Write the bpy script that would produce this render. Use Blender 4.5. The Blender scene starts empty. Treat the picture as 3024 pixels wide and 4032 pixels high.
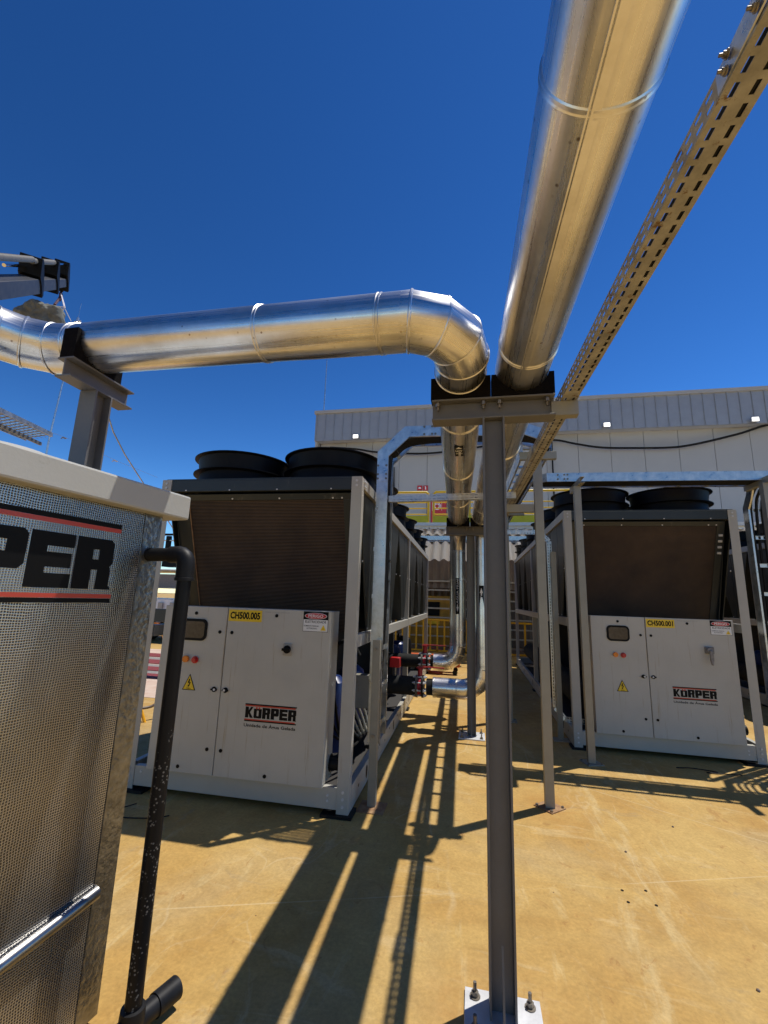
import bpy, math, random
from mathutils import Vector, Matrix
from math import sin, cos, pi, radians
random.seed(7)
SC = bpy.context.scene
COL = SC.collection
# ---------------------------------------------------------------- camera
F_PX = 1728.3
def cam_axes(yaw, pit, rol):
    y, p, r = map(radians, (yaw, pit, rol))
    fwd = Vector((sin(y)*cos(p), cos(y)*cos(p), sin(p)))
    right = Vector((cos(y), -sin(y), 0)); up = right.cross(fwd)
    return right*cos(r)+up*sin(r), -right*sin(r)+up*cos(r), fwd
RT, UP, FW = cam_axes(-11.664, 11.163, 1.883)
EYE = Vector((0, 0, 1.55))
cam = bpy.data.cameras.new('camera'); camo = bpy.data.objects.new('camera', cam); COL.objects.link(camo)
cam.sensor_fit = 'VERTICAL'; cam.sensor_height = 36.0; cam.lens = F_PX/4032*36
cam.clip_start = 0.05; cam.clip_end = 3000
m = Matrix((RT, UP, -FW)).transposed().to_4x4(); m.translation = EYE
camo.matrix_world = m
SC.camera = camo
# ---------------------------------------------------------------- sky, sun, exposure
SUN_AZ, SUN_EL = 51.6, 69.7
w = bpy.data.worlds.new('World'); SC.world = w; w.use_nodes = True
nt = w.node_tree; nt.nodes.clear()
sky = nt.nodes.new('ShaderNodeTexSky'); sky.sky_type = 'NISHITA'; sky.sun_disc = False
sky.sun_elevation = radians(SUN_EL); sky.sun_rotation = radians(SUN_AZ)
sky.altitude = 900; sky.air_density = 1.0; sky.dust_density = 0.05; sky.ozone_density = 3.0
hs = nt.nodes.new('ShaderNodeHueSaturation'); hs.inputs['Saturation'].default_value = 1.06; hs.inputs['Hue'].default_value = .496; hs.inputs['Value'].default_value = .42
gm = nt.nodes.new('ShaderNodeGamma'); gm.inputs[1].default_value = 1.8
bg = nt.nodes.new('ShaderNodeBackground'); bg.inputs[1].default_value = 0.09
wo = nt.nodes.new('ShaderNodeOutputWorld')
nt.links.new(sky.outputs[0], gm.inputs[0]); nt.links.new(gm.outputs[0], hs.inputs['Color']); nt.links.new(hs.outputs[0], bg.inputs[0]); nt.links.new(bg.outputs[0], wo.inputs[0])
sl = bpy.data.lights.new('sun', 'SUN'); sl.energy = 4.6; sl.angle = radians(0.53); sl.color = (1, 0.955, 0.88)
so = bpy.data.objects.new('sun', sl); COL.objects.link(so); so.location = (5, 5, 12)
sd = Vector((sin(radians(SUN_AZ))*cos(radians(SUN_EL)), cos(radians(SUN_AZ))*cos(radians(SUN_EL)), sin(radians(SUN_EL))))
so.rotation_euler = sd.to_track_quat('Z', 'Y').to_euler()
SC.view_settings.view_transform = 'Standard'; SC.view_settings.look = 'None'
SC.view_settings.exposure = 0.0; SC.view_settings.gamma = 1.0
SC.cycles.max_bounces = 8; SC.cycles.use_denoising = True
# ---------------------------------------------------------------- materials
def mat(name, col, rough=.5, metal=0, var=0, vscale=6, col2=None, bump=0, bscale=40, spec=None,
        stretch=(1, 1, 1), uv=False, rvar=0, detail=4, dirt=None):
    M = bpy.data.materials.new(name); M.use_nodes = True; t = M.node_tree; N = t.nodes; L = t.links
    b = N['Principled BSDF']; b.inputs['Roughness'].default_value = rough; b.inputs['Metallic'].default_value = metal
    b.inputs['Base Color'].default_value = (*col, 1)
    if spec is not None: b.inputs['Specular IOR Level'].default_value = spec
    tc = N.new('ShaderNodeTexCoord'); mp = N.new('ShaderNodeMapping'); mp.inputs['Scale'].default_value = stretch
    L.new(tc.outputs['UV' if uv else 'Object'], mp.inputs[0])
    last = None
    if var or col2:
        n = N.new('ShaderNodeTexNoise'); n.inputs['Scale'].default_value = vscale; n.inputs['Detail'].default_value = detail+2
        n.inputs['Roughness'].default_value = .65
        L.new(mp.outputs[0], n.inputs[0])
        r = N.new('ShaderNodeValToRGB'); r.color_ramp.elements[0].position = .32; r.color_ramp.elements[1].position = .68
        c2 = col2 if col2 else tuple(min(1, c*(1+var)) for c in col)
        c1 = col if col2 else tuple(c*(1-var) for c in col)
        r.color_ramp.elements[0].color = (*c1, 1); r.color_ramp.elements[1].color = (*c2, 1)
        L.new(n.outputs['Fac'], r.inputs[0]); last = r.outputs[0]
        if rvar:
            mr = N.new('ShaderNodeMapRange'); mr.inputs[1].default_value = .3; mr.inputs[2].default_value = .7
            mr.inputs[3].default_value = max(.02, rough-rvar); mr.inputs[4].default_value = rough+rvar
            L.new(n.outputs['Fac'], mr.inputs[0]); L.new(mr.outputs[0], b.inputs['Roughness'])
    if dirt:   # (colour, scale, threshold, stretch) spots and wear
        dc, ds, th, dstr = dirt
        m2 = N.new('ShaderNodeMapping'); m2.inputs['Scale'].default_value = dstr; L.new(tc.outputs['Object'], m2.inputs[0])
        n2 = N.new('ShaderNodeTexNoise'); n2.inputs['Scale'].default_value = ds; n2.inputs['Detail'].default_value = 8; n2.inputs['Roughness'].default_value = .7
        L.new(m2.outputs[0], n2.inputs[0])
        r2 = N.new('ShaderNodeValToRGB'); r2.color_ramp.elements[0].position = th; r2.color_ramp.elements[1].position = th+.06
        L.new(n2.outputs['Fac'], r2.inputs[0])
        mx = N.new('ShaderNodeMix'); mx.data_type = 'RGBA'; mx.inputs['B'].default_value = (*dc, 1)
        if last: L.new(last, mx.inputs['A'])
        else: mx.inputs['A'].default_value = (*col, 1)
        L.new(r2.outputs[0], mx.inputs['Factor']); last = mx.outputs['Result']
    if last: L.new(last, b.inputs['Base Color'])
    if bump:
        n3 = N.new('ShaderNodeTexNoise'); n3.inputs['Scale'].default_value = bscale; n3.inputs['Detail'].default_value = 5
        L.new(mp.outputs[0], n3.inputs[0]); bp = N.new('ShaderNodeBump'); bp.inputs['Strength'].default_value = bump; bp.inputs['Distance'].default_value = .01
        L.new(n3.outputs['Fac'], bp.inputs['Height']); L.new(bp.outputs[0], b.inputs['Normal'])
    return M
def nodes(M): return M.node_tree, M.node_tree.nodes, M.node_tree.links, M.node_tree.nodes['Principled BSDF']
def vm(N, typ, **kw):
    n = N.new(typ)
    for k, v in kw.items():
        if k in n.inputs: n.inputs[k].default_value = v
        else: setattr(n, k, v)
    return n
def ramp(N, p0, c0, p1, c1):
    r = N.new('ShaderNodeValToRGB'); e = r.color_ramp.elements
    e[0].position = p0; e[0].color = (*c0, 1) if len(c0) == 3 else c0; e[1].position = p1; e[1].color = (*c1, 1) if len(c1) == 3 else c1
    return r
def mixc(N, L, fac, a, b, blend='MIX'):
    x = N.new('ShaderNodeMix'); x.data_type = 'RGBA'; x.blend_type = blend
    for k, v in (('Factor', fac), ('A', a), ('B', b)):
        if hasattr(v, 'links') or hasattr(v, 'is_linked'): L.new(v, x.inputs[k])
        elif k == 'Factor': x.inputs[k].default_value = v
        else: x.inputs[k].default_value = (*v, 1)
    return x.outputs['Result']

def ground_material():
    M = mat('dusty_tan_concrete', (.42, .27, .1), .75); t, N, L, b = nodes(M)
    tc = N.new('ShaderNodeTexCoord'); P = tc.outputs['Object']
    def noise(s, d=6, r=.6, dist=0, vec=None, off=0):
        mp = N.new('ShaderNodeMapping'); mp.inputs['Location'].default_value = (off, off*.7, 0)
        if vec: mp.inputs['Scale'].default_value = vec
        L.new(P, mp.inputs[0]); n = vm(N, 'ShaderNodeTexNoise', Scale=s, Detail=d, Roughness=r, Distortion=dist); L.new(mp.outputs[0], n.inputs[0]); return n.outputs['Fac']
    r1 = ramp(N, .36, (.42, .245, .066), .62, (.50, .33, .108)); L.new(noise(.9, 8, .62, .6), r1.inputs[0])
    r2 = ramp(N, .52, (0, 0, 0), .70, (1, 1, 1)); L.new(noise(.7, 6, .6, .4, off=13), r2.inputs[0])
    f2 = vm(N, 'ShaderNodeMath', operation='MULTIPLY'); f2.inputs[1].default_value = .55; L.new(r2.outputs[0], f2.inputs[0])
    c = mixc(N, L, f2.outputs[0], r1.outputs[0], (.40, .305, .165))
    # trowel / drag marks: stretched, distorted noise
    for (s, vec, off, lo, hi, col, k) in ((3.5, (1, .22, 1), 5, .56, .66, (.56, .42, .2), .45), (4.5, (.25, 1, 1), 31, .58, .68, (.55, .4, .19), .4),
                                          (9, (1, .6, 1), 77, .60, .67, (.33, .17, .05), .5), (2.2, (1, 1, 1), 55, .60, .7, (.3, .24, .15), .35)):
        r = ramp(N, lo, (0, 0, 0), hi, (1, 1, 1)); L.new(noise(s, 9, .68, 1.6, vec, off), r.inputs[0])
        f = vm(N, 'ShaderNodeMath', operation='MULTIPLY'); f.inputs[1].default_value = k*1.25; L.new(r.outputs[0], f.inputs[0])
        c = mixc(N, L, f.outputs[0], c, col)
    # thin light scratches
    for sc, off in ((.9, 3), (1.7, 9)):
        mp = N.new('ShaderNodeMapping'); mp.inputs['Location'].default_value = (off, 1, 0); mp.inputs['Rotation'].default_value = (0, 0, off)
        mp.inputs['Scale'].default_value = (1, .35, 1); L.new(P, mp.inputs[0])
        nd = vm(N, 'ShaderNodeTexNoise', Scale=1.5, Detail=3.0); L.new(mp.outputs[0], nd.inputs[0])
        ad = N.new('ShaderNodeVectorMath'); ad.operation = 'ADD'; L.new(mp.outputs[0], ad.inputs[0]); L.new(nd.outputs['Color'], ad.inputs[1])
        vo = N.new('ShaderNodeTexVoronoi'); vo.feature = 'DISTANCE_TO_EDGE'; vo.inputs['Scale'].default_value = sc; L.new(ad.outputs[0], vo.inputs[0])
        r = ramp(N, .002, (1, 1, 1), .011, (0, 0, 0)); L.new(vo.outputs['Distance'], r.inputs[0])
        mk = ramp(N, .5, (0, 0, 0), .6, (1, 1, 1)); L.new(noise(1.1, 3, .5, 0, off=off*3), mk.inputs[0])
        f = vm(N, 'ShaderNodeMath', operation='MULTIPLY'); L.new(r.outputs[0], f.inputs[0]); L.new(mk.outputs[0], f.inputs[1])
        f3 = vm(N, 'ShaderNodeMath', operation='MULTIPLY'); f3.inputs[1].default_value = .28; L.new(f.outputs[0], f3.inputs[0])
        c = mixc(N, L, f3.outputs[0], c, (.62, .5, .3))
    # grain
    g = ramp(N, .25, (.80, .80, .80), .75, (1.16, 1.16, 1.16)); L.new(noise(55, 4, .7), g.inputs[0])
    c = mixc(N, L, 1.0, c, g.outputs[0], 'MULTIPLY')
    g = ramp(N, .3, (.86, .85, .83), .7, (1.12, 1.12, 1.12)); L.new(noise(9, 8, .72, .4, off=3), g.inputs[0])
    c = mixc(N, L, 1.0, c, g.outputs[0], 'MULTIPLY')
    # long straight pale score lines
    sx = N.new('ShaderNodeSeparateXYZ'); L.new(P, sx.inputs[0])
    for (ax, ay, cc, wd, off) in ((.525, .851, 4.289, .006, 2), (-.327, .945, 2.645, .005, 8)):
        m1 = vm(N, 'ShaderNodeMath', operation='MULTIPLY'); m1.inputs[1].default_value = ax; L.new(sx.outputs['X'], m1.inputs[0])
        m2 = vm(N, 'ShaderNodeMath', operation='MULTIPLY_ADD'); m2.inputs[1].default_value = ay; L.new(sx.outputs['Y'], m2.inputs[0]); L.new(m1.outputs[0], m2.inputs[2])
        m3 = vm(N, 'ShaderNodeMath', operation='SUBTRACT'); m3.inputs[1].default_value = cc; L.new(m2.outputs[0], m3.inputs[0])
        m4 = vm(N, 'ShaderNodeMath', operation='ABSOLUTE'); L.new(m3.outputs[0], m4.inputs[0])
        r = ramp(N, 0, (1, 1, 1), wd, (0, 0, 0)); L.new(m4.outputs[0], r.inputs[0])
        mk = ramp(N, .42, (0, 0, 0), .55, (1, 1, 1)); L.new(noise(1.7, 5, .6, off=off), mk.inputs[0])
        f = vm(N, 'ShaderNodeMath', operation='MULTIPLY'); L.new(r.outputs[0], f.inputs[0]); L.new(mk.outputs[0], f.inputs[1])
        f3 = vm(N, 'ShaderNodeMath', operation='MULTIPLY'); f3.inputs[1].default_value = .55; L.new(f.outputs[0], f3.inputs[0])
        c = mixc(N, L, f3.outputs[0], c, (.62, .5, .3))
    # dark specks
    vo = N.new('ShaderNodeTexVoronoi'); vo.inputs['Scale'].default_value = 3.2; L.new(P, vo.inputs[0])
    r = ramp(N, .012, (1, 1, 1), .020, (0, 0, 0)); L.new(vo.outputs['Distance'], r.inputs[0])
    c = mixc(N, L, r.outputs[0], c, (.14, .08, .04))
    # rust washed out of the foot plates
    for (x, y, r0, r1, k) in ((.57, 3.98, .08, .38, .6), (.10, 2.03, .13, .42, .5), (-.76, 3.58, .08, .3, .5), (-.03, 5.66, .12, .4, .35)):
        ds = N.new('ShaderNodeVectorMath'); ds.operation = 'DISTANCE'; ds.inputs[1].default_value = (x, y, 0); L.new(P, ds.inputs[0])
        mr = N.new('ShaderNodeMapRange'); mr.inputs[1].default_value = r0; mr.inputs[2].default_value = r1; mr.inputs[3].default_value = k; mr.inputs[4].default_value = 0; L.new(ds.outputs['Value'], mr.inputs[0])
        rr = ramp(N, .36, (0, 0, 0), .6, (1, 1, 1)); L.new(noise(7, 8, .7, .8, off=x*9+4), rr.inputs[0])
        f = vm(N, 'ShaderNodeMath', operation='MULTIPLY'); L.new(mr.outputs[0], f.inputs[0]); L.new(rr.outputs[0], f.inputs[1])
        c = mixc(N, L, f.outputs[0], c, (.40, .19, .04))
    L.new(c, b.inputs['Base Color'])
    bp = vm(N, 'ShaderNodeBump', Strength=.35, Distance=.004); L.new(noise(30, 8, .7), bp.inputs['Height']); L.new(bp.outputs[0], b.inputs['Normal'])
    b.inputs['Specular IOR Level'].default_value = .3
    return M

def cladding_material():
    M = mat('bright_aluminium_jacketing', (.80, .79, .77), .2, 1); t, N, L, b = nodes(M)
    tc = N.new('ShaderNodeTexCoord')
    mp = N.new('ShaderNodeMapping'); mp.inputs['Scale'].default_value = (60, 1.2, 1); L.new(tc.outputs['UV'], mp.inputs[0])
    n = vm(N, 'ShaderNodeTexNoise', Scale=1.0, Detail=6.0, Roughness=.6); L.new(mp.outputs[0], n.inputs[0])
    mr = vm(N, 'ShaderNodeMapRange'); mr.inputs[1].default_value = .3; mr.inputs[2].default_value = .7; mr.inputs[3].default_value = .20; mr.inputs[4].default_value = .42
    L.new(n.outputs['Fac'], mr.inputs[0]); L.new(mr.outputs[0], b.inputs['Roughness'])
    mp2 = N.new('ShaderNodeMapping'); mp2.inputs['Scale'].default_value = (14, .5, 1); L.new(tc.outputs['UV'], mp2.inputs[0])
    n2 = vm(N, 'ShaderNodeTexNoise', Scale=1.0, Detail=3.0); L.new(mp2.outputs[0], n2.inputs[0])
    n4 = vm(N, 'ShaderNodeTexNoise', Scale=3.0, Detail=2.0); L.new(tc.outputs['Object'], n4.inputs[0])
    ad = vm(N, 'ShaderNodeMath', operation='ADD'); L.new(n2.outputs['Fac'], ad.inputs[0]); L.new(n4.outputs['Fac'], ad.inputs[1])
    bp = vm(N, 'ShaderNodeBump', Strength=.13, Distance=.006); L.new(ad.outputs[0], bp.inputs['Height']); L.new(bp.outputs[0], b.inputs['Normal'])
    # dust film and specks
    n3 = vm(N, 'ShaderNodeTexNoise', Scale=4.0, Detail=8.0, Roughness=.7); L.new(tc.outputs['Object'], n3.inputs[0])
    r = ramp(N, .35, (.86, .85, .83), .7, (.66, .63, .57)); L.new(n3.outputs['Fac'], r.inputs[0])
    vo = N.new('ShaderNodeTexVoronoi'); vo.inputs['Scale'].default_value = 26; L.new(tc.outputs['Object'], vo.inputs[0])
    rs = ramp(N, .07, (1, 1, 1), .16, (0, 0, 0)); L.new(vo.outputs['Distance'], rs.inputs[0])
    mk = ramp(N, .50, (0, 0, 0), .60, (1, 1, 1)); nn = vm(N, 'ShaderNodeTexNoise', Scale=3.1, Detail=2.0); L.new(tc.outputs['Object'], nn.inputs[0]); L.new(nn.outputs['Fac'], mk.inputs[0])
    f = vm(N, 'ShaderNodeMath', operation='MULTIPLY'); L.new(rs.outputs[0], f.inputs[0]); L.new(mk.outputs[0], f.inputs[1])
    f2 = vm(N, 'ShaderNodeMath', operation='MULTIPLY'); f2.inputs[1].default_value = .85; L.new(f.outputs[0], f2.inputs[0])
    L.new(mixc(N, L, f2.outputs[0], r.outputs[0], (.18, .11, .06)), b.inputs['Base Color'])
    return M

def foil_material(name='woven_foil_wrap', lo=(.075, .075, .075), hi=(.56, .55, .53)):
    M = mat(name, (.42, .42, .42), .22, .82); t, N, L, b = nodes(M)
    tc = N.new('ShaderNodeTexCoord'); nz = vm(N, 'ShaderNodeTexNoise', Scale=9.0, Detail=3.0); L.new(tc.outputs['Object'], nz.inputs[0])
    sc = N.new('ShaderNodeVectorMath'); sc.operation = 'SCALE'; sc.inputs['Scale'].default_value = .020; L.new(nz.outputs['Color'], sc.inputs[0])
    ad = N.new('ShaderNodeVectorMath'); ad.operation = 'ADD'; L.new(tc.outputs['Object'], ad.inputs[0]); L.new(sc.outputs[0], ad.inputs[1])
    hs_ = []
    for d in ('Y', 'Z'):
        wv = N.new('ShaderNodeTexWave'); wv.bands_direction = d; wv.inputs['Scale'].default_value = 38; wv.inputs['Distortion'].default_value = .6
        wv.inputs['Detail'].default_value = 1; L.new(ad.outputs[0], wv.inputs[0]); hs_.append(wv.outputs['Fac'])
    mx = vm(N, 'ShaderNodeMath', operation='MAXIMUM'); L.new(hs_[0], mx.inputs[0]); L.new(hs_[1], mx.inputs[1])
    big = vm(N, 'ShaderNodeTexNoise', Scale=2.5, Detail=5.0); L.new(tc.outputs['Object'], big.inputs[0])
    r = ramp(N, .62, lo, 1.0, hi); L.new(mx.outputs[0], r.inputs[0])
    g = ramp(N, .3, (.75, .75, .75), .7, (1.1, 1.09, 1.06)); L.new(big.outputs['Fac'], g.inputs[0])
    L.new(mixc(N, L, 1.0, r.outputs[0], g.outputs[0], 'MULTIPLY'), b.inputs['Base Color'])
    bp = vm(N, 'ShaderNodeBump', Strength=.22, Distance=.003); L.new(mx.outputs[0], bp.inputs['Height'])
    b2 = vm(N, 'ShaderNodeBump', Strength=.12, Distance=.03); L.new(big.outputs['Fac'], b2.inputs['Height']); L.new(bp.outputs[0], b2.inputs['Normal'])
    L.new(b2.outputs[0], b.inputs['Normal'])
    return M

def coil_material():
    M = mat('dusty_condenser_fins', (.09, .055, .03), .6, .3); t, N, L, b = nodes(M)
    tc = N.new('ShaderNodeTexCoord')
    wv = N.new('ShaderNodeTexWave'); wv.bands_direction = 'Z'; wv.inputs['Scale'].default_value = 26; L.new(tc.outputs['Object'], wv.inputs[0])
    wv.inputs['Distortion'].default_value = 0
    n = vm(N, 'ShaderNodeTexNoise', Scale=2.2, Detail=8.0, Roughness=.65); L.new(tc.outputs['Object'], n.inputs[0])
    c1 = ramp(N, .3, (.07, .045, .028), .7, (.16, .10, .055)); L.new(n.outputs['Fac'], c1.inputs[0])
    c2 = ramp(N, .35, (.12, .12, .12), .7, (1, 1, 1)); L.new(wv.outputs['Fac'], c2.inputs[0])
    L.new(mixc(N, L, 1.0, c1.outputs[0], c2.outputs[0], 'MULTIPLY'), b.inputs['Base Color'])
    bp = vm(N, 'ShaderNodeBump', Strength=.7, Distance=.006); L.new(wv.outputs['Fac'], bp.inputs['Height']); L.new(bp.outputs[0], b.inputs['Normal'])
    return M

def sheet_material():
    M = mat('translucent_corrugated_sheet', (.55, .52, .48), .5); t, N, L, b = nodes(M)
    tr = N.new('ShaderNodeBsdfTranslucent'); tr.inputs[0].default_value = (.92, .88, .80, 1)
    ms = N.new('ShaderNodeMixShader'); ms.inputs[0].default_value = .7
    out = N['Material Output']; L.new(b.outputs[0], ms.inputs[1]); L.new(tr.outputs[0], ms.inputs[2]); L.new(ms.outputs[0], out.inputs[0])
    return M

M_GROUND = ground_material(); M_CLAD = cladding_material(); M_FOIL = foil_material(); M_COIL = coil_material(); M_SHEET = sheet_material()
M_GALV = mat('galvanised_steel', (.55, .57, .58), .34, .9, var=.22, vscale=14, rvar=.1, bump=.05, bscale=30, dirt=((.30, .27, .22), 5, .66, (1, 1, 1)))
M_GALVD = mat('dusty_galvanised_steel', (.33, .32, .30), .55, .35, var=.3, vscale=14, rvar=.08, dirt=((.16, .09, .035), 22, .575, (1, 1, 1)))
M_STEEL = mat('grey_beige_painted_steel', (.138, .134, .132), .45, 0, var=.12, vscale=5, bump=.05, bscale=60, rvar=.1, dirt=((.17, .105, .05), 9, .64, (1, 1, .5)))
M_STAND = mat('grey_green_stand_paint', (.29, .275, .225), .45, .2, var=.1, vscale=4, dirt=((.32, .2, .09), 7, .62, (1, 1, .3)))
M_PLATE = mat('galvanised_base_plate', (.62, .62, .62), .5, .25, var=.12, vscale=20)
M_RUST = mat('rusty_plate', (.22, .10, .045), .8, .1, col2=(.38, .24, .12), vscale=16)
M_BOLT = mat('dull_bolt', (.25, .22, .18), .45, .8, var=.3, vscale=60)
M_PAINT = mat('chiller_light_grey_paint', (.44, .425, .375), .42, 0, var=.05, vscale=2.5, bump=.06, bscale=220, dirt=((.36, .31, .23), 3.2, .66, (4, 4, .35)))
M_CAB = mat('cabinet_textured_paint', (.475, .46, .405), .5, 0, var=.07, vscale=1.6, bump=.14, bscale=380, rvar=.08, dirt=((.39, .34, .255), 3.5, .60, (9, 9, .35)))
M_DARK = mat('dark_green_grey_panel', (.022, .026, .025), .42, 0, var=.15, vscale=3, dirt=((.085, .08, .065), 3, .60, (1, 1, .4)))
M_FAN = mat('black_fan_plastic', (.006, .006, .007), .5, 0, var=.2, vscale=5, spec=.15)
M_BLK = mat('black_rubber', (.009, .009, .009), .55, 0, var=.25, vscale=12, spec=.25)
M_INS = mat('black_foam_insulation', (.022, .022, .021), .85, 0, var=.3, vscale=8, bump=.2, bscale=50, spec=.2)
M_SADDLE = mat('black_mastic_saddle', (.006, .005, .005), .9, 0, bump=.4, bscale=40, spec=.1, dirt=((.16, .09, .035), 9, .66, (1, 1, 1)))
M_POLE = mat('black_pvc_pipe', (.006, .006, .007), .42, 0, spec=.18)
def speckle(M):
    t, N, L, b = nodes(M); tc = N.new('ShaderNodeTexCoord')
    vo = N.new('ShaderNodeTexVoronoi'); vo.inputs['Scale'].default_value = 85; L.new(tc.outputs['Object'], vo.inputs[0])
    n = vm(N, 'ShaderNodeTexNoise', Scale=20.0, Detail=3.0); L.new(tc.outputs['Object'], n.inputs[0])
    sx = N.new('ShaderNodeSeparateXYZ'); L.new(tc.outputs['Object'], sx.inputs[0])
    g = N.new('ShaderNodeMapRange'); g.inputs[1].default_value = 1.15; g.inputs[2].default_value = .9; g.inputs[3].default_value = -.3; g.inputs[4].default_value = .0
    L.new(sx.outputs['Z'], g.inputs[0])
    a = vm(N, 'ShaderNodeMath', operation='ADD'); L.new(n.outputs['Fac'], a.inputs[0]); L.new(g.outputs[0], a.inputs[1])
    r = ramp(N, .47, (0, 0, 0), .51, (1, 1, 1)); L.new(a.outputs[0], r.inputs[0])
    r2 = ramp(N, .24, (1, 1, 1), .36, (0, 0, 0)); L.new(vo.outputs['Distance'], r2.inputs[0])
    f = vm(N, 'ShaderNodeMath', operation='MULTIPLY'); L.new(r.outputs[0], f.inputs[0]); L.new(r2.outputs[0], f.inputs[1])
    L.new(mixc(N, L, f.outputs[0], (.008, .008, .009), (.17, .16, .14)), b.inputs['Base Color'])
speckle(M_POLE)
M_PVC = mat('dusty_black_pvc', (.010, .010, .011), .5, 0, var=.4, vscale=20, spec=.25)
M_LID = mat('weathered_fibreglass_lid', (.44, .44, .41), .5, 0, var=.06, vscale=2, bump=.05, bscale=90, dirt=((.36, .35, .30), 6, .63, (1, 1, 1)))
M_TAPE = mat('aluminium_tape', (.26, .26, .255), .3, .95, var=.3, vscale=18, bump=.45, bscale=45, dirt=((.30, .27, .22), 7, .66, (1, 1, 1)))
M_WHITE = mat('white_sticker', (.78, .78, .76), .4)
M_YEL = mat('yellow_sticker', (.80, .55, .02), .4)
M_RED = mat('red_sticker', (.55, .03, .035), .4)
M_LOGORED = mat('logo_red', (.50, .055, .03), .35)
M_TXT = mat('black_lettering', (.005, .005, .005), .5, spec=.15)
M_GTXT = mat('grey_lettering', (.30, .29, .27), .5)
M_WTXT = mat('white_lettering', (.8, .8, .78), .4)
M_REDP = mat('red_plastic', (.5, .02, .02), .3)
M_ORG = mat('orange_lens', (.75, .22, .02), .25)
M_ORGP = mat('orange_red_paint', (.50, .09, .02), .45, var=.2, vscale=6)
M_VALVE = mat('red_valve_enamel', (.45, .02, .03), .35, var=.15, vscale=14)
M_SCREEN = mat('dark_screen', (.06, .055, .05), .08, 0, var=.4, vscale=9)
M_BLUE = mat('blue_compressor_paint', (.012, .03, .13), .35, 0, var=.15, vscale=6)
M_WALL = mat('light_grey_wall_panel', (.41, .405, .395), .55, .0, var=.03, vscale=.6, bump=.03, bscale=30)
M_PARA = mat('zinc_grey_fascia', (.35, .36, .38), .42, .35, var=.05, vscale=3)
M_SHADOWGAP = mat('dark_joint', (.10, .10, .10), .8)
M_RAILY = mat('yellow_railing_paint', (.80, .50, .01), .4, var=.08, vscale=6)
M_YKICK = mat('yellow_kickboard', (.62, .55, .01), .45, var=.1, vscale=4)
M_GRT = mat('yellow_guard_paint', (.78, .38, .01), .45, var=.08, vscale=5)
M_CONC = mat('white_painted_edge', (.75, .75, .72), .6, var=.05, vscale=4)
M_GIRT = mat('pale_painted_girt', (.38, .35, .30), .5, .1, var=.1, vscale=5)
M_BRN = mat('brownish_polycarbonate', (.16, .115, .085), .4, 0, var=.25, vscale=1.2)
M_INT = mat('dark_interior', (.035, .032, .03), .8)  # near-black that puts the shade inside the chillers into the colour
M_OCHRE = mat('ochre_machine_paint', (.38, .21, .02), .5, var=.2, vscale=3)
M_TRUCK = mat('white_truck_paint', (.78, .78, .78), .35, 0, var=.06, vscale=3, dirt=((.35, .3, .25), 3, .64, (1, 1, .5)))
M_BOOM = mat('dusty_dark_boom_paint', (.02, .024, .035), .5, 0, col2=(.05, .05, .055), vscale=5)
M_BOOMT = mat('dusty_cylinder_barrel', (.13, .12, .10), .5, .2, var=.2, vscale=8)
M_STRAPT = mat('dull_metal_tube', (.30, .295, .29), .3, 1, var=.1, vscale=6)
M_CHROME = mat('chrome_rod', (.85, .85, .85), .08, 1)
M_BAG = mat('grey_bulk_bag_fabric', (.15, .15, .13), .85, 0, var=.35, vscale=3, bump=.9, bscale=3)
M_STRAP = mat('pale_strap', (.65, .62, .66), .7)
M_PURP = mat('purple_sling', (.05, .015, .03), .8)
M_BRICK = mat('pinkish_block_paving', (.50, .33, .24), .8, 0, var=.15, vscale=3, col2=(.60, .48, .38))
M_MAT = mat('dark_red_mesh_mat', (.20, .03, .03), .7, 0, var=.25, vscale=20)
M_GREYM = mat('grey_mesh_mat', (.24, .22, .20), .7, 0, var=.25, vscale=30)
M_LAMP = bpy.data.materials.new('lit_floodlight'); M_LAMP.use_nodes = True
M_LAMP.node_tree.nodes['Principled BSDF'].inputs['Emission Color'].default_value = (1, .97, .9, 1)
M_LAMP.node_tree.nodes['Principled BSDF'].inputs['Emission Strength'].default_value = 3.0
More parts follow.
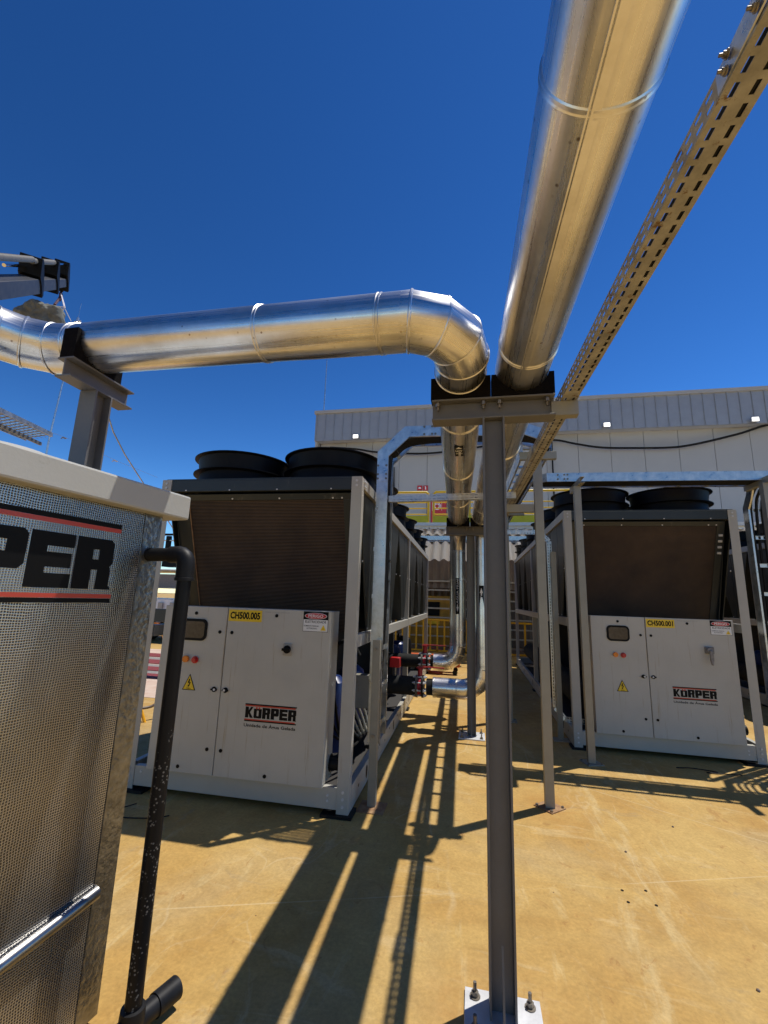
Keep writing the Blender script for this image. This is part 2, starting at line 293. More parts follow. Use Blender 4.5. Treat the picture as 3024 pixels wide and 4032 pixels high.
# ---------------------------------------------------------------- mesh helpers
class MB:
    def __init__(s): s.v = []; s.f = []; s.uv = {}
    def add(s, vs, fs):
        o = len(s.v); s.v += [Vector(v) for v in vs]; s.f += [tuple(i+o for i in f) for f in fs]; return o
    def bx(s, x0, x1, y0, y1, z0, z1):
        s.add([(x0, y0, z0), (x1, y0, z0), (x1, y1, z0), (x0, y1, z0), (x0, y0, z1), (x1, y0, z1), (x1, y1, z1), (x0, y1, z1)],
              [(0, 3, 2, 1), (4, 5, 6, 7), (0, 1, 5, 4), (1, 2, 6, 5), (2, 3, 7, 6), (3, 0, 4, 7)]); return s
    def fr(s, O, U, V, W, u0, u1, v0, v1, w0, w1):   # box in a frame
        O, U, V, W = map(Vector, (O, U, V, W)); P = []
        for (a, b, c) in ((u0, v0, w0), (u1, v0, w0), (u1, v1, w0), (u0, v1, w0), (u0, v0, w1), (u1, v0, w1), (u1, v1, w1), (u0, v1, w1)):
            P.append(O+U*a+V*b+W*c)
        s.add(P, [(0, 3, 2, 1), (4, 5, 6, 7), (0, 1, 5, 4), (1, 2, 6, 5), (2, 3, 7, 6), (3, 0, 4, 7)]); return s
    def bar(s, A, B, w, h, up=(0, 0, 1)):
        A, B = Vector(A), Vector(B); d = (B-A); L = d.length; d.normalize(); u = d.cross(Vector(up))
        if u.length < 1e-4: u = d.cross(Vector((0, 1, 0)))
        u.normalize(); v = u.cross(d)
        return s.fr(A, d, u, v, 0, L, -w/2, w/2, -h/2, h/2)
    def prism(s, poly, O, U, V, W, w0, w1):          # polygon (u,v) extruded w0..w1 along W
        O, U, V, W = map(Vector, (O, U, V, W)); n = len(poly)
        vs = [O+U*a+V*b+W*w0 for a, b in poly]+[O+U*a+V*b+W*w1 for a, b in poly]
        s.add(vs, [tuple(range(n-1, -1, -1)), tuple(range(n, 2*n))]+[(i, (i+1) % n, n+(i+1) % n, n+i) for i in range(n)]); return s
    def tube(s, pts, r, n=16, caps=True, mitre=True, v0=0.0):
        P = [Vector(p) for p in pts]; k = len(P); rr = r if isinstance(r, (list, tuple)) else [r]*k
        T = []
        for i in range(k):
            a = (P[i]-P[i-1]).normalized() if i > 0 else None; b = (P[i+1]-P[i]).normalized() if i < k-1 else None
            T.append((a, b))
        d = T[0][1]; u = d.cross(Vector((0, 0, 1)))
        if u.length < .01: u = Vector((1, 0, 0))
        u.normalize(); base = len(s.v); Ls = v0; vv = []
        for i in range(k):
            a, b = T[i]
            t = (a+b).normalized() if (a and b) else (a or b)
            u = (u-t*u.dot(t)).normalized(); w_ = t.cross(u)
            if a and b:
                c = max(.3, a.dot(t)); bd = (b-a)
                if bd.length > 1e-5: bd = (bd-t*bd.dot(t)).normalized()
                else: bd = None
            else: c = 1; bd = None
            if i: Ls += (P[i]-P[i-1]).length
            for j in range(n):
                an = 2*pi*j/n; o = (u*cos(an)+w_*sin(an))*rr[i]
                if bd is not None and mitre: o = o+bd*o.dot(bd)*(1/c-1)
                s.v.append(P[i]+o)
            vv.append(Ls)
        for i in range(k-1):
            for j in range(n):
                j2 = (j+1) % n; s.uv[len(s.f)] = [(j/n, vv[i]), ((j+1)/n, vv[i]), ((j+1)/n, vv[i+1]), (j/n, vv[i+1])]
                s.f.append((base+i*n+j, base+i*n+j2, base+(i+1)*n+j2, base+(i+1)*n+j))
        if caps:
            s.f.append(tuple(base+j for j in range(n-1, -1, -1))); s.f.append(tuple(base+(k-1)*n+j for j in range(n)))
        return s
    def cyl(s, A, B, r, n=20, r2=None): return s.tube([A, B], [r, r if r2 is None else r2], n)
    def lathe(s, O, prof, n=40, axis=(0, 0, 1)):
        O = Vector(O); A = Vector(axis).normalized(); u = A.cross(Vector((0, 1, 0)))
        if u.length < .01: u = A.cross(Vector((1, 0, 0)))
        u.normalize(); w_ = A.cross(u); b = len(s.v); k = len(prof)
        for (r, h) in prof:
            for j in range(n): s.v.append(O+A*h+(u*cos(2*pi*j/n)+w_*sin(2*pi*j/n))*r)
        for i in range(k-1):
            for j in range(n):
                j2 = (j+1) % n; s.f.append((b+i*n+j, b+i*n+j2, b+(i+1)*n+j2, b+(i+1)*n+j))
        return s
    def bolt(s, P, D, r=.012, h=.012):
        P = Vector(P); D = Vector(D).normalized(); s.tube([P, P+D*h], r, 6); return s
def build(mb, name, mt, parent=None, world=True, smooth=True, bev=0, loc=None):
    me = bpy.data.meshes.new(name)
    off = Vector(parent.location) if (parent is not None and world) else (Vector(loc) if loc is not None else Vector((0, 0, 0)))
    me.from_pydata([tuple(v-off) for v in mb.v], [], mb.f)
    if mb.uv:
        ul = me.uv_layers.new(name='uv')
        for fi, uvs in mb.uv.items():
            for li, c in zip(me.polygons[fi].loop_indices, uvs): ul.data[li].uv = c
    me.materials.append(mt); me.validate(); me.update()
    if smooth:
        me.shade_smooth(); me.set_sharp_from_angle(angle=radians(32))
    o = bpy.data.objects.new(name, me); COL.objects.link(o)
    if parent is not None: o.parent = parent
    elif loc is not None: o.location = loc
    if bev:
        b = o.modifiers.new('bevel', 'BEVEL'); b.width = bev; b.segments = 2; b.limit_method = 'ANGLE'; b.angle_limit = radians(40)
    return o
def tag(o, label, cat, group=None, kind=None):
    if label: o['label'] = label
    if cat: o['category'] = cat
    if group: o['group'] = group
    if kind: o['kind'] = kind
    return o
def thing(name, label, cat, loc=(0, 0, 0), rz=0, group=None, kind=None):
    o = bpy.data.objects.new(name, None); COL.objects.link(o); o.location = loc; o.rotation_euler = (0, 0, rz); o.empty_display_size = .1
    return tag(o, label, cat, group, kind)
def at(px, py, Y):                                   # point of the world plane y = Y seen at a photo pixel
    d = RT*((px-1512)/F_PX)-UP*((py-2016)/F_PX)+FW; return EYE+d*(Y/d.y)
def lettering(txt, O, U, V, W, u0, u1, v0, v1, mt, parent, name='lettering', world=False, bold=0.0, t=.0012, align=None):
    cu = bpy.data.curves.new('t', 'FONT'); cu.body = txt; cu.offset = bold; cu.resolution_u = 3
    ob = bpy.data.objects.new('t', cu); me = bpy.data.meshes.new_from_object(ob)
    xs = [v.co.x for v in me.vertices]; ys = [v.co.y for v in me.vertices]
    a, b, c, d = min(xs), max(xs), min(ys), max(ys)
    O, U, V, W = map(Vector, (O, U, V, W)); off = Vector(parent.location) if world else Vector((0, 0, 0))
    for v in me.vertices:
        v.co = O+U*(u0+(v.co.x-a)/(b-a)*(u1-u0))+V*(v0+(v.co.y-c)/(d-c)*(v1-v0))+W*t-off
    bpy.data.objects.remove(ob); bpy.data.curves.remove(cu)
    me.materials.clear(); me.materials.append(mt); me.name = name
    o = bpy.data.objects.new(name, me); COL.objects.link(o); o.parent = parent
    return o
# ---------------------------------------------------------------- ground
g = MB(); g.add([(-400, -400, 0), (400, -400, 0), (400, 400, 0), (-400, 400, 0)], [(0, 1, 2, 3)])
tag(build(g, 'ground', M_GROUND, smooth=False), None, None, kind='structure')
g = MB(); g.add([(-30, 11.0, .004), (-3.9, 11.0, .004), (-3.2, 6.1, .004), (-30, 6.1, .004)], [(3, 2, 1, 0)])
tag(build(g, 'pavement', M_BRICK, smooth=False), None, None, kind='structure')
# ---------------------------------------------------------------- profiles
def ibeam(mb, A, B, side, h=.1, b=.1, tw=.007, tf=.009):
    """I section from A to B; `side` = direction across the flanges (the depth h); web plane contains side."""
    A, B = Vector(A), Vector(B); d = (B-A).normalized(); L = (B-A).length; s_ = Vector(side).normalized(); n = d.cross(s_)
    mb.fr(A, d, s_, n, 0, L, -h/2, -h/2+tf, -b/2, b/2); mb.fr(A, d, s_, n, 0, L, h/2-tf, h/2, -b/2, b/2)
    mb.fr(A, d, s_, n, 0, L, -h/2+tf, h/2-tf, -tw/2, tw/2)
def cprofile(mb, A, B, out, h=.07, b=.04, t=.005):
    """C section: web faces `out`, flanges go back."""
    A, B = Vector(A), Vector(B); d = (B-A).normalized(); L = (B-A).length; o = Vector(out).normalized(); s_ = d.cross(o)
    mb.fr(A, d, o, s_, 0, L, -t, 0, -h/2, h/2)
    mb.fr(A, d, o, s_, 0, L, -b, -t, -h/2, -h/2+t); mb.fr(A, d, o, s_, 0, L, -b, -t, h/2-t, h/2)
# ---------------------------------------------------------------- insulated pipes
def arc(P0, P1, P2, n=4):   # quadratic-ish circular corner between P0 and P2 with corner P1
    P0, P1, P2 = map(Vector, (P0, P1, P2)); out = []
    c = P0+P2-P1
    for i in range(1, n):
        a = (pi/2)*i/n; out.append(c+(P0-c)*cos(a)+(P2-c)*sin(a))
    return out
def pipe_run(parent, pts, r, name='jacketing', n=56, caps=True):
    return build(MB().tube(pts, r, n, caps), name, M_CLAD, parent)
def bands(parent, A, B, ts, r):
    A, B = Vector(A), Vector(B); d = (B-A).normalized()
    for t in ts:
        P = A+(B-A)*t; m_ = MB()
        m_.lathe(P, [(r-.001, -.013), (r+.0035, -.010), (r+.0035, -.006), (r+.0005, -.003), (r+.0005, .001), (r+.004, .004), (r+.004, .009), (r-.001, .012)], 56, d)
        build(m_, 'band', M_CLAD, parent)
R1 = .126
# pipe one: down-comer by the chiller, along the aisle, elbow, then left above the tank
p1 = thing('insulated_pipe', 'shiny metal jacketed pipe that bends left over the foil wrapped tank', 'pipe', (-.06, 2.05, 0))
a = [(-.555, 6.5, .70), (-.43, 6.5, .70)]+arc((-.43, 6.5, .70), (-.22, 6.5, .70), (-.22, 6.5, .93), 4)+[(-.22, 6.5, .93)]
pipe_run(p1, a, .112, 'elbow')
pipe_run(p1, [(-.22, 6.5, .93), (-.22, 6.5, 2.28)], .112)
pipe_run(p1, [(-.22, 6.5, 2.28)]+arc((-.22, 6.5, 2.28), (-.22, 6.5, 2.615), (-.205, 6.15, 2.615), 4)+[(-.205, 6.15, 2.615)], [.112]*2+[.126]*3, 'elbow')
pA, pB = (-.205, 6.15, 2.615), (-.0553, 2.03, 2.6803)
pipe_run(p1, [pA, pB], R1)
e0, e1, e2 = (-.048, 1.93, 2.690), (-.036, 1.69, 2.712), (-.26, 1.69, 2.730)
l0, l1 = (-.285, 1.6905, 2.7305), (-1.98, 1.722, 2.77)
pipe_run(p1, [pB, e0]+arc(e0, e1, e2, 3)+[e2, l0], R1, 'elbow')
pipe_run(p1, [l0, l1], R1)
k0, k1, k2, k3 = (-2.01, 1.7226, 2.7708), (-2.33, 1.725, 2.775), (-2.34, 1.39, 2.78), (-2.341, 1.36, 2.7802)
pipe_run(p1, [l1, k0]+arc(k0, k1, k2, 4)+[k2, k3], R1, 'elbow')
pipe_run(p1, [k3, (-2.36, -3.0, 2.80)], R1)
bands(p1, pA, pB, [.12, .38, .63, .87, .995], R1); bands(p1, l0, l1, [.06, .39, .995], R1)
bands(p1, (-.22, 6.5, .93), (-.22, 6.5, 2.28), [.02, .16, .68, .98], .112)
bands(p1, k3, (-2.36, -3, 2.8), [.0, .28], R1)
for arcp in (([pB, e0]+arc(e0, e1, e2, 3)+[e2, l0], R1), ([l1, k0]+arc(k0, k1, k2, 4)+[k2, k3], R1), (a[1:], .112)):   # seams of the gored elbows
    P = [Vector(x) for x in arcp[0]]
    for i in range(1, len(P)-1):
        t_ = ((P[i]-P[i-1]).normalized()+(P[i+1]-P[i]).normalized()).normalized()
        m_ = MB(); r_ = arcp[1]*1.012; m_.lathe(P[i], [(r_, -.007), (r_+.004, -.003), (r_+.004, .003), (r_, .007)], 56, t_)
        build(m_, 'seam_ring', M_CLAD, p1)
build(MB().bar((-.20, 6.1, 2.615-.1275), (-.056, 2.1, 2.68-.1275), .016, .004), 'lap_seam', M_CLAD, p1)
build(MB().cyl((-.60, 6.5, .70), (-.5551, 6.5, .70), .088, 32), 'insulation_end', M_INS, p1)
# arrow stickers
st = MB(); st.prism([(-.028, -.15), (.028, -.15), (.028, .15), (-.028, .15)], (-.22, 6.386, 1.66), (1, 0, 0), (0, 0, 1), (0, -1, 0), 0, .0015)
st = build(st, 'arrow_label', M_BLK, p1, smooth=False)
st2 = thing
def sticker(parent, O, U, V, W, w_, h, txt, arrow_up=True, rot=False):
    m_ = MB().prism([(-w_/2, -h/2), (w_/2, -h/2), (w_/2, h/2), (-w_/2, h/2)], O, U, V, W, 0, .0015)
    s_ = build(m_, 'arrow_label', M_TXT, parent, smooth=False)
    sg = 1 if arrow_up else -1
    ar = MB(); y0 = sg*h*.30
    ar.prism([(-w_*.32, y0), (w_*.32, y0), (0, y0+sg*h*.14)][::sg], O, U, V, W, .0016, .0024)
    ar.prism([(-w_*.13, y0-sg*h*.07), (w_*.13, y0-sg*h*.07), (w_*.13, y0), (-w_*.13, y0)][::sg], O, U, V, W, .0016, .0024)
    o = build(ar, 'arrow', M_WTXT, s_, world=False, smooth=False)
    for v in o.data.vertices: v.co -= Vector(parent.location)
    # text runs along the pipe
    U_, V_, W_, O_ = Vector(U), Vector(V), Vector(W), Vector(O)
    if arrow_up: tu, tv = -V_, U_
    else: tu, tv = V_, -U_
    c = O_-V_*sg*h*.12
    lt = lettering(txt, c-Vector(parent.location)+W_*.001, tu, tv, W_, -h*.33, h*.33, -w_*.27, w_*.27, M_WTXT, s_, bold=.01)
    return s_
bpy.data.objects.remove(st)
sticker(p1, (-.22, 6.3865, 1.62), (1, 0, 0), (0, 0, 1), (0, -1, 0), .052, .50, 'AGUA FRIA', False)
sg_ = MB(); O_ = Vector((-.088, 2.86, 2.668-.1285)); sg_.prism([(-.03, -.10), (.03, -.10), (.03, .10), (-.03, .10)], O_, (1, 0, 0), (0, 1, 0), (0, 0, -1), -.001, .0015)
sg_ = build(sg_, 'arrow_label', M_TXT, p1, smooth=False)
for tx, v0 in (('ÁGUA', .025), ('FRIA', -.03)):
    lettering(tx, O_-Vector(p1.location), (1, 0, 0), (0, 1, 0), (0, 0, -1), -.023, .023, v0, v0+.035, M_WTXT, sg_, bold=.01, t=.0025)
ar = MB().prism([(-.02, -.055), (.02, -.055), (0, -.09)], O_-Vector(p1.location), (1, 0, 0), (0, 1, 0), (0, 0, -1), .0018, .003); build(ar, 'arrow', M_WTXT, sg_, world=False, smooth=False)
# pipe two: straight over the camera
p2 = thing('insulated_pipe', 'thick shiny metal jacketed pipe running straight overhead out of the top of the view', 'pipe', (.24, 2.05, 0))
a = [(-.50, 5.8, .49), (-.13, 5.8, .49)]+arc((-.13, 5.8, .49), (.10, 5.8, .49), (.10, 5.8, .74), 4)+[(.10, 5.8, .74)]
pipe_run(p2, a, .118, 'elbow')
pipe_run(p2, [(.10, 5.92, .74), (.10, 5.92, 2.28)][:0] or [(.10, 5.8, .74), (.10, 5.85, 2.45)], .112)
pA2, pB2, pC2 = (.112, 5.62, 2.62), (.24, 2.08, 2.68), (.40, -3.2, 2.72)
pipe_run(p2, [(.10, 5.85, 2.40), (.105, 5.82, 2.52), (.11, 5.74, 2.60), pA2], [.112, .118, .124, .126], 'elbow')
pipe_run(p2, [pA2, pB2, pC2], R1)
bands(p2, pA2, pB2, [.03, .2, .45, .72], R1); bands(p2, pB2, pC2, [.045, .24, .44], R1)
bands(p2, (.10, 5.8, .74), (.10, 5.85, 2.45), [.02, .15, .6, .82], .112)
P = [Vector(x) for x in a[1:]]
for i in range(1, len(P)-1):
    t_ = ((P[i]-P[i-1]).normalized()+(P[i+1]-P[i]).normalized()).normalized()
    build(MB().lathe(P[i], [(.119, -.006), (.123, -.003), (.123, .003), (.119, .006)], 48, t_), 'seam_ring', M_CLAD, p2)
bands(p2, (-.5, 5.8, .49), (-.13, 5.8, .49), [.03, .78], .118)
ls = MB()
for q0, q1 in ((pA2, pB2), (pB2, pC2)):
    A, B = Vector(q0), Vector(q1); o_ = Vector((-.02, 0, -.1255)); ls.bar(A+o_, B+o_, .02, .004); ls.bar(A+o_+Vector((-.016, 0, .0015)), B+o_+Vector((-.016, 0, .0015)), .004, .006)
build(ls, 'lap_seam', M_CLAD, p2)
build(MB().cyl((-.58, 5.8, .49), (-.5001, 5.8, .49), .098, 32), 'insulation_end', M_INS, p2)
sticker(p2, (.098, 5.715, 1.52), (1, 0, 0), (0, 0, 1), (0, -1, 0), .062, .46, 'ÁGUA GELADA', True)
# ---------------------------------------------------------------- steel pipe supports
def base_plate(parent, cx, cy, sx, sy, mt, bolts=True, t=.012, tall=.05, z0=0.0):
    o = build(MB().bx(cx-sx/2, cx+sx/2, cy-sy/2, cy+sy/2, z0, z0+t), 'base_plate', mt, parent, bev=.0015)
    if bolts:
        for dx in (-1, 1):
            for dy in (-1, 1):
                P = Vector((cx+dx*(sx/2-.04), cy+dy*(sy/2-.04), z0+t)); b = MB()
                b.cyl(P, P+Vector((0, 0, .004)), .021, 20); b.tube([P+Vector((0, 0, .004)), P+Vector((0, 0, .02))], .014, 6); b.cyl(P+Vector((0, 0, .02)), P+Vector((0, 0, tall)), .007, 10)
                build(b, 'anchor_bolt', M_BOLT, parent)
def saddle(parent, C, r, span, zb, ztop, th=.075, ax='x', side=.02):
    """block under a pipe, cut round: C = pipe centre; lies across ax."""
    cx, cz = (C[0] if ax == 'x' else C[1]), C[2]; h = r+side; n = 18
    th0 = math.acos(max(-1, min(1, (cz-ztop)/(r+.002)))); pts = [(-h, zb), (h, zb), (h, ztop)]
    for i in range(n+1):
        a_ = th0-2*th0*i/n; pts.append(((r+.002)*sin(a_), cz-(r+.002)*cos(a_)))
    pts.append((-h, ztop))
    if ax == 'x': m_ = MB().prism(pts, (cx, C[1], 0), (1, 0, 0), (0, 0, 1), (0, 1, 0), -th/2, th/2)
    else: m_ = MB().prism(pts, (C[0], cx, 0), (0, 1, 0), (0, 0, 1), (1, 0, 0), -th/2, th/2)
    return m_
def concave(m_, name, mt, parent):      # triangulate the U-shaped caps cleanly
    o = build(m_, name, mt, parent, smooth=False)
    import bmesh
    bm = bmesh.new(); bm.from_mesh(o.data); bmesh.ops.triangulate(bm, faces=[f for f in bm.faces if len(f.verts) > 4]); bm.to_mesh(o.data); bm.free(); return o
def support(label, x, y, zt, xl, xr, pipes, plate=.30):
    s_ = thing('pipe_support', label, 'steel support', (x, y, 0), group='steel T supports under the pipes')
    c = MB(); ibeam(c, (x, y, .012), (x, y, zt), (1, 0, 0), .102, .10); build(c, 'column', M_STEEL, s_, bev=.0015)
    b = MB(); ibeam(b, (xl, y, zt+.055), (xr, y, zt+.055), (0, 0, 1), .108, .09); build(b, 'cross_beam', M_STEEL, s_, bev=.0015)
    gst = MB().prism([(-.05, .012), (-.11, .012), (-.05, .26)], (x, y, 0), (0, 1, 0), (0, 0, 1), (1, 0, 0), -.004, .004)
    gst.prism([(.05, .012), (.05, .2), (.075, .012)], (x, y, 0), (0, 1, 0), (0, 0, 1), (1, 0, 0), -.004, .004)
    build(gst, 'gusset', M_STEEL, s_, smooth=False)
    base_plate(s_, x, y-(.03 if plate < .3 else 0), plate, plate*.78 if plate < .3 else plate, M_PLATE)
    for (cx, cz) in pipes:
        concave(saddle(s_, (cx, y+.0, cz), R1, 0, zt+.112, zt+.112+.115), 'saddle', M_SADDLE, s_)
        for dx in (-.11, .11):
            q = MB(); q.cyl((cx+dx, y-.03, zt+.055), (cx+dx, y-.03, zt+.1), .006, 8); q.tube([(cx+dx, y-.03, zt+.075), (cx+dx, y-.03, zt+.092)], .013, 6)
            build(q, 'bolt', M_BOLT, s_)
    return s_
s1 = support('near grey steel T column standing front centre under two shiny pipes', .10, 2.08, 2.418, -.195, .385, [(-.056, 2.68), (.24, 2.68)], plate=.29)
bk = MB(); cprofile(bk, (.37, 2.062, 2.462), (.49, 2.062, 2.462), (0, -1, 0), .07, .05, .004); build(bk, 'tray_bracket', M_STAND, s1)
support('far grey steel T column in the aisle beside the two pipes that turn down', -.03, 5.66, 2.375, -.34, .24, [(-.187, 2.621), (.112, 2.621)])
s0 = thing('pipe_support', 'left grey steel T column rising behind the foil wrapped tank under the pipe bend', 'steel support', (-1.9, 1.77, 0), group='steel T supports under the pipes')
c = MB(); ibeam(c, (-1.9, 1.77, .012), (-1.9, 1.77, 2.535), (0, 1, 0), .102, .10); build(c, 'column', M_STEEL, s0, bev=.0015)
b = MB(); ibeam(b, (-1.9, 1.57, 2.585), (-1.9, 1.96, 2.585), (0, 0, 1), .10, .09); build(b, 'cross_beam', M_STEEL, s0, bev=.0015)
base_plate(s0, -1.9, 1.77, .3, .3, M_PLATE)
concave(saddle(s0, (-1.9, 1.72, 2.768), R1, 0, 2.637, 2.79, .08, 'y', .02), 'saddle', M_SADDLE, s0)
# ---------------------------------------------------------------- perforated channel trays
def slot_face(mb, A, d, s_, n, L, W_, t, rows, pitch, sl, sw, margin=.012):
    """flat strip of length L, width W_ (along s_), with rows of slots; n = thickness direction."""
    edges = []; gap = W_/rows
    cs = [gap*(i+.5) for i in range(rows)]; prev = 0
    for c in cs:
        mb.fr(A, d, s_, n, 0, L, prev, c-sw/2, 0, t); k = int((L-2*margin)/pitch); x0 = (L-k*pitch)/2; e = 0
        for i in range(k):
            a0 = x0+i*pitch+(pitch-sl)/2; mb.fr(A, d, s_, n, e, a0, c-sw/2, c+sw/2, 0, t); e = a0+sl
        mb.fr(A, d, s_, n, e, L, c-sw/2, c+sw/2, 0, t); prev = c+sw/2
    mb.fr(A, d, s_, n, 0, L, prev, W_, 0, t)
def tray(parent, A, B, w_, h, up=(0, 0, 1), pitch=.04, sl=.026, sw=.0095, mt=None, rows=2, name='channel', side_rows=2):
    """U channel along A-B (centre of its base), base width w_, sides h towards `up`."""
    A, B, up = Vector(A), Vector(B), Vector(up); d = (B-A).normalized(); L = (B-A).length; s_ = d.cross(up).normalized(); up = s_.cross(d); t = .0016
    mb = MB(); slot_face(mb, A-s_*w_/2, d, s_, up, L, w_, t, rows, pitch, sl, sw)
    for sg in (-1, 1):
        slot_face(mb, A+s_*(sg*w_/2)+up*t, d, up, -s_*sg, L, h-t, t, side_rows, pitch, sl, sw)
    return build(mb, name, mt or M_GALVD, parent, smooth=False)
te = thing('cable_tray', 'long perforated metal channel running overhead from the top right corner', 'cable tray', (.45, 2.08, 0))
tray(te, (.575, -1.2, 2.50), (.452, 2.0, 2.50), .072, .055, (0, 0, 1), name='channel')
tray(te, (.452, 2.0, 2.50), (.31, 5.3, 2.45), .072, .055, (0, 0, 1), name='channel')
tray(te, (.31, 5.3, 2.45), (.20, 8.6, 2.42), .072, .055, (0, 0, 1), name='channel')
for yy, x_ in ((.68, .5035), (2.9, .414)): build(MB().bx(x_-.0415, x_-.038, yy-.09, yy+.09, 2.505, 2.553), 'joint_plate', M_GALV, te, smooth=False)
for k, (dx, r_) in enumerate(((.018, .011), (-.004, .010), (.008, .009), (.024, .008))): build(MB().tube([(.575+dx, -1.2, 2.513+.015*(k > 1)), (.452+dx, 2.0, 2.513+.015*(k > 1)), (.31+dx, 5.3, 2.463+.015*(k > 1)), (.20+dx, 8.5, 2.433+.015*(k > 1))], r_, 8), 'cable', M_BLK, te)
for yy, zz in ((.635, 2.54), (.645, 2.516), (.725, 2.54), (.735, 2.516)):
    q = MB(); q.cyl((.4594, yy, zz), (.457, yy, zz), .0085, 16); q.bolt((.457, yy, zz), (-1, 0, 0), .0062, .005); q.cyl((.452, yy, zz), (.445, yy, zz), .0032, 8); build(q, 'bolt', M_BOLT, te)
tf_ = thing('cable_tray', 'short level perforated channel crossing the aisle from the upright ladder to the long channel', 'cable tray', (-.2, 3.78, 0))
tray(tf_, (-.74, 3.78, 2.40), (.36, 3.78, 2.42), .05, .055, (0, 0, 1), mt=M_GALV)
tg = thing('cable_tray', 'slim perforated channel dropping down beside the right chiller and turning into it', 'cable tray', (.93, 5.9, 0))
for A_, B_ in (((.30, 5.9, 2.46), (.84, 5.9, 2.46)), ((.84, 5.9, 2.46), (.955, 5.9, 2.34)), ((.955, 5.9, 2.34), (.955, 5.9, .34)), ((.955, 5.9, .34), (1.05, 5.88, .22)), ((1.05, 5.88, .22), (1.4, 5.88, .20))):
    up_ = Vector((0, 1, 0)); tray(tg, A_, B_, .058, .03, up_, mt=M_GALV, pitch=.036, sl=.024, side_rows=1, name='channel')
# ---------------------------------------------------------------- cable ladders
def ladder(parent, pts, wv, h=.1, rung=.29, first=.1, t=.0025, fl=.018, cables=3, mt=None, cab_off=-.2):
    mt = mt or M_GALV
    P = [Vector(p) for p in pts]; wv = Vector(wv); wn = wv.normalized(); n = len(P)
    dirs = [(P[i+1]-P[i]).normalized() for i in range(n-1)]; nr = [d.cross(wn).normalized() for d in dirs]
    nm = []
    for i in range(n):
        if i == 0: nm.append(nr[0])
        elif i == n-1: nm.append(nr[-1])
        else:
            a_ = (nr[i-1]+nr[i]).normalized(); nm.append(a_/max(.4, a_.dot(nr[i])))
    for k, off in enumerate((Vector((0, 0, 0)), wv)):
        inn = wn if k == 0 else -wn; mb = MB()
        for i in range(n-1):
            for (a0, a1, d0, d1) in ((-h/2, h/2, 0, t), (h/2-t, h/2, t, fl), (-h/2, -h/2+t, t, fl)):
                vs = []
                for d_ in (d0, d1):
                    for (Q, nn) in ((P[i], nm[i]), (P[i+1], nm[i+1])):
                        for a_ in (a0, a1): vs.append(Q+off+nn*a_+inn*d_)
                mb.add(vs, [(0, 1, 3, 2), (4, 6, 7, 5), (0, 2, 6, 4), (1, 5, 7, 3), (0, 4, 5, 1), (2, 3, 7, 6)])
        build(mb, 'side_rail', mt, parent, smooth=False)
    # rungs
    L = 0; nxt = first
    for i in range(n-1):
        seg = (P[i+1]-P[i]).length
        while nxt < L+seg-.02:
            Q = P[i]+dirs[i]*(nxt-L)+nr[i]*(-h*.28 if cab_off < 0 else h*.28); m_ = MB()
            m_.fr(Q, wn, dirs[i], nr[i], t, wv.length-t, -.02, .02, -.002, .002)
            m_.fr(Q, wn, dirs[i], nr[i], t, wv.length-t, -.02, -.017, .002, .014); m_.fr(Q, wn, dirs[i], nr[i], t, wv.length-t, .017, .02, .002, .014)
            build(m_, 'rung', mt, parent, smooth=False); nxt += rung
        L += seg
    return P, nm
def joint_bolts(parent, spots, D):
    for s_ in spots:
        m_ = MB(); m_.bolt(s_, D, .011, .009); m_.cyl(Vector(s_)+Vector(D)*.009, Vector(s_)+Vector(D)*.018, .005, 8); build(m_, 'bolt', M_BOLT, parent)
def smoothpath(pts, n=6):
    P = [Vector(p) for p in pts]; out = []
    for i in range(len(P)-1):
        p0 = P[i-1] if i else P[i]*2-P[i+1]; p3 = P[i+2] if i+2 < len(P) else P[i+1]*2-P[i]
        for k in range(n):
            t = k/n; out.append(.5*((2*P[i])+(P[i+1]-p0)*t+(2*p0-5*P[i]+4*P[i+1]-p3)*t*t+(3*P[i]-p0-3*P[i+1]+p3)*t**3))
    out.append(P[-1]); return out
LA = thing('cable_ladder', 'galvanised cable ladder arching up from the left chiller and over the pipes', 'cable ladder', (-.79, 3.7, 0))
arch = [(-.79, 3.7, .42), (-.79, 3.7, 2.83), (-.575, 3.7, 3.035), (.445, 3.7, 3.015), (.60, 3.7, 2.95)]
ladder(LA, arch, (0, .27, 0), rung=.30, first=.12)
joint_bolts(LA, [(x, 3.7, z) for x in (-.83, -.755) for z in (2.60, 2.64, 2.72)]+[(x, 3.7, z) for x in (-.42, -.35, -.32) for z in (3.0, 3.07)], (0, -1, 0))
build(MB().bx(-.838, -.742, 3.694, 3.699, 2.57, 2.76), 'joint_plate', M_GALV, LA, smooth=False); build(MB().bx(-.46, -.29, 3.694, 3.699, 2.985, 3.08), 'joint_plate', M_GALV, LA, smooth=False)
tb = MB()
for z in (.9, 1.55, 1.95, 2.3): tb.bx(-.845, -.825, 3.692, 3.698, z, z+.035)
build(tb, 'tab', M_GALV, LA, smooth=False)
cbm = MB()
for k in range(6):
    yy = 3.74+.032*k; o = .010+.006*(k % 2)
    cbm.tube(smoothpath([(-.90+.02*k, 3.9, .32), (-.80, yy, .5), (-.775+o, yy, 1.6), (-.775+o, yy, 2.72), (-.70, yy, 2.88), (-.52, yy, 2.985), (.0, yy, 2.995), (.5, yy, 2.97), (.6, yy+.15, 2.93), (.6, yy+.6, 2.92)], 6), .013, 8)
build(cbm, 'cables', M_BLK, LA)
LBl = thing('cable_ladder', 'cable ladder running away above the aisle between the chillers right of the pipes', 'cable ladder', (.6, 5, 0))
ladder(LBl, [(.45, 3.98, 2.945), (.29, 9.6, 2.90)], (.25, .006, 0), rung=.29)
cbm = MB()
